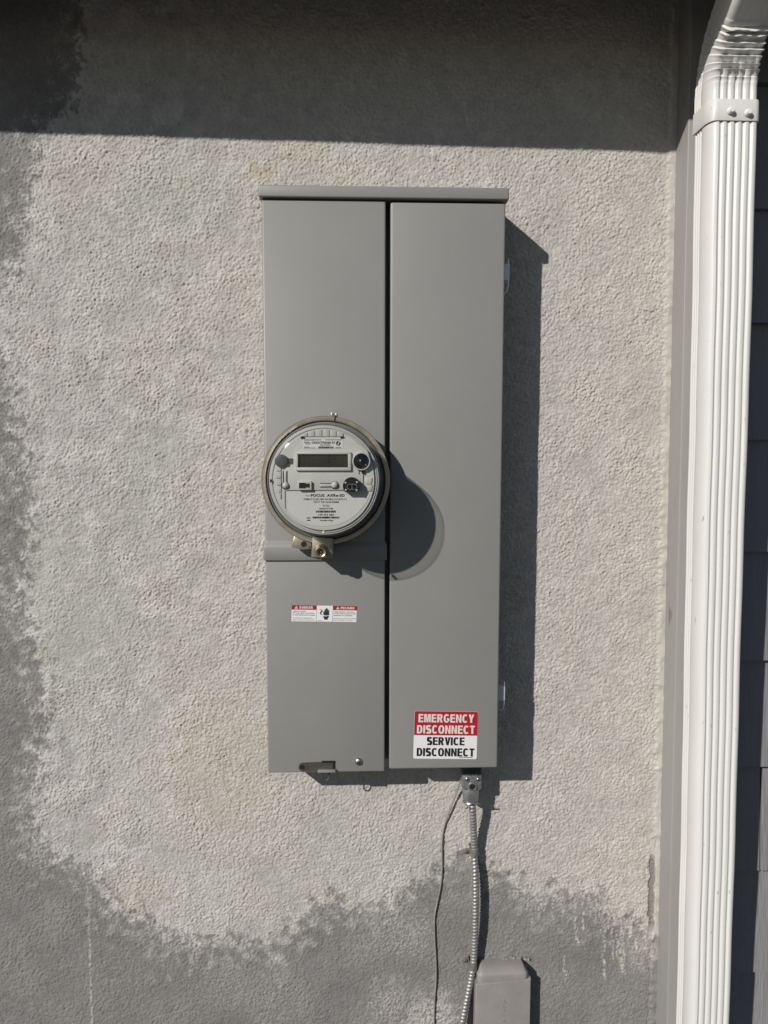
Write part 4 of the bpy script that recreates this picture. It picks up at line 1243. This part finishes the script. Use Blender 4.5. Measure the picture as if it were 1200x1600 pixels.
# ------------------------------------------------------------------ raceway at the bottom
YR = -0.028
def R__(x, y, Y=YR): return P(730+x/10, 1490+y/10, Y)
rw = thing('cable_raceway', (R__(560, 0)[0], 0, 0.25), 'grey painted cable raceway at the bottom right of the panel', 'cable cover')
l_, r_ = R__(132, 500)[0], R__(998, 440)[0]
zl_, zr_ = R__(132, 478)[2], R__(998, 404)[2]
bm = bmesh.new()
a_ = add_prism(bm, [(l_, 0.05), (r_, 0.05), (r_, zr_), (l_, zl_)], YR, 0.002)
sa = set(a_)
es = [e for e in bm.edges if (e.verts[0] in sa and e.verts[1] in sa) or abs(e.verts[0].co.z-e.verts[1].co.z) > 0.3]
bmesh.ops.bevel(bm, geom=es, offset=0.0022, segments=4, profile=0.5, affect='EDGES')
cov = finish('cover', bm, M['raceway'], rw)
# rounded end cap: leans back towards the wall at its top
bm = bmesh.new()
x0, x1 = R__(150, 400)[0], R__(978, 300)[0]
zt_ = R__(560, 120, -0.008)[2]
prf = [(-0.0275, 0.0), (-0.0275, 0.45), (-0.0268, 0.58), (-0.0245, 0.70), (-0.0200, 0.84), (-0.0150, 0.94), (-0.008, 1.0), (0.002, 1.02)]
rows = []
NXC = 25
for (y, t) in prf:
    row = []
    for i in range(NXC):
        s = i/(NXC-1)
        zb0 = (zl_+(zr_-zl_)*s)+0.0006
        ins = 0.0018+0.007*max(0, t-0.55)**2*3
        xx = x0+(x1-x0)*s
        e_ = min(s, 1-s)*(x1-x0)
        rnd_ = max(0, 1-e_/0.009)
        dyz = 0.0085*(1-math.sqrt(max(0, 1-rnd_*rnd_)))
        sg = 1 if s < 0.5 else -1
        row.append(bm.verts.new((xx+sg*ins*rnd_, min(y+dyz*0.55, 0.003), zb0+(zt_-zb0)*t-dyz*0.9*max(0, t-0.45)/0.55)))
    rows.append(row)
for A_, B_ in zip(rows, rows[1:]):
    for i in range(NXC-1): bm.faces.new((A_[i], A_[i+1], B_[i+1], B_[i]))
for side in (0, NXC-1):                       # side walls back to the stucco
    back = [bm.verts.new((r[side].co.x, 0.003, r[side].co.z)) for r in rows]
    for i in range(len(rows)-1):
        try: bm.faces.new((rows[i][side], rows[i+1][side], back[i+1], back[i]))
        except ValueError: pass
finish('end_cap', bm, M['raceway'], rw, angle=60)
# raised mould marks, too worn to read
mk = bmesh.new()
for (x, y, w_, h_) in ((582, 718, 42, 9), (570, 738, 10, 40), (590, 772, 22, 8), (600, 750, 8, 26), (566, 820, 8, 50), (588, 842, 36, 8), (572, 880, 8, 46), (592, 902, 30, 8), (566, 952, 10, 40), (590, 970, 34, 8), (584, 1030, 36, 8), (568, 1050, 8, 44)):
    a_, b_ = R__(x-w_/2, y+h_/2), R__(x+w_/2, y-h_/2)
    add_box(mk, a_[0], b_[0], YR-0.0011, YR+0.001, a_[2], b_[2], 0.0003, 1)
finish('mould_mark', mk, M['raceway'], cov)
# blobs of caulk on the top edge
cb = bmesh.new()
rg = random.Random(2)
for k in range(16):
    x, y = rg.uniform(560, 960), 88+rg.uniform(-30, 26)
    c = R__(x, y, -0.004)
    rr = rg.uniform(0.0012, 0.0034)
    mtx = Matrix.Translation(Vector((c[0], -0.002, c[2]))) @ Matrix.Diagonal((1.3, 1.0, 0.8, 1))
    bmesh.ops.create_icosphere(cb, subdivisions=2, radius=rr, matrix=mtx)
for vv in cb.verts: vv.co += Vector((rg.uniform(-1, 1), rg.uniform(-1, 1), rg.uniform(-1, 1)))*0.0004
finish('caulk', cb, M['caulk'], rw)
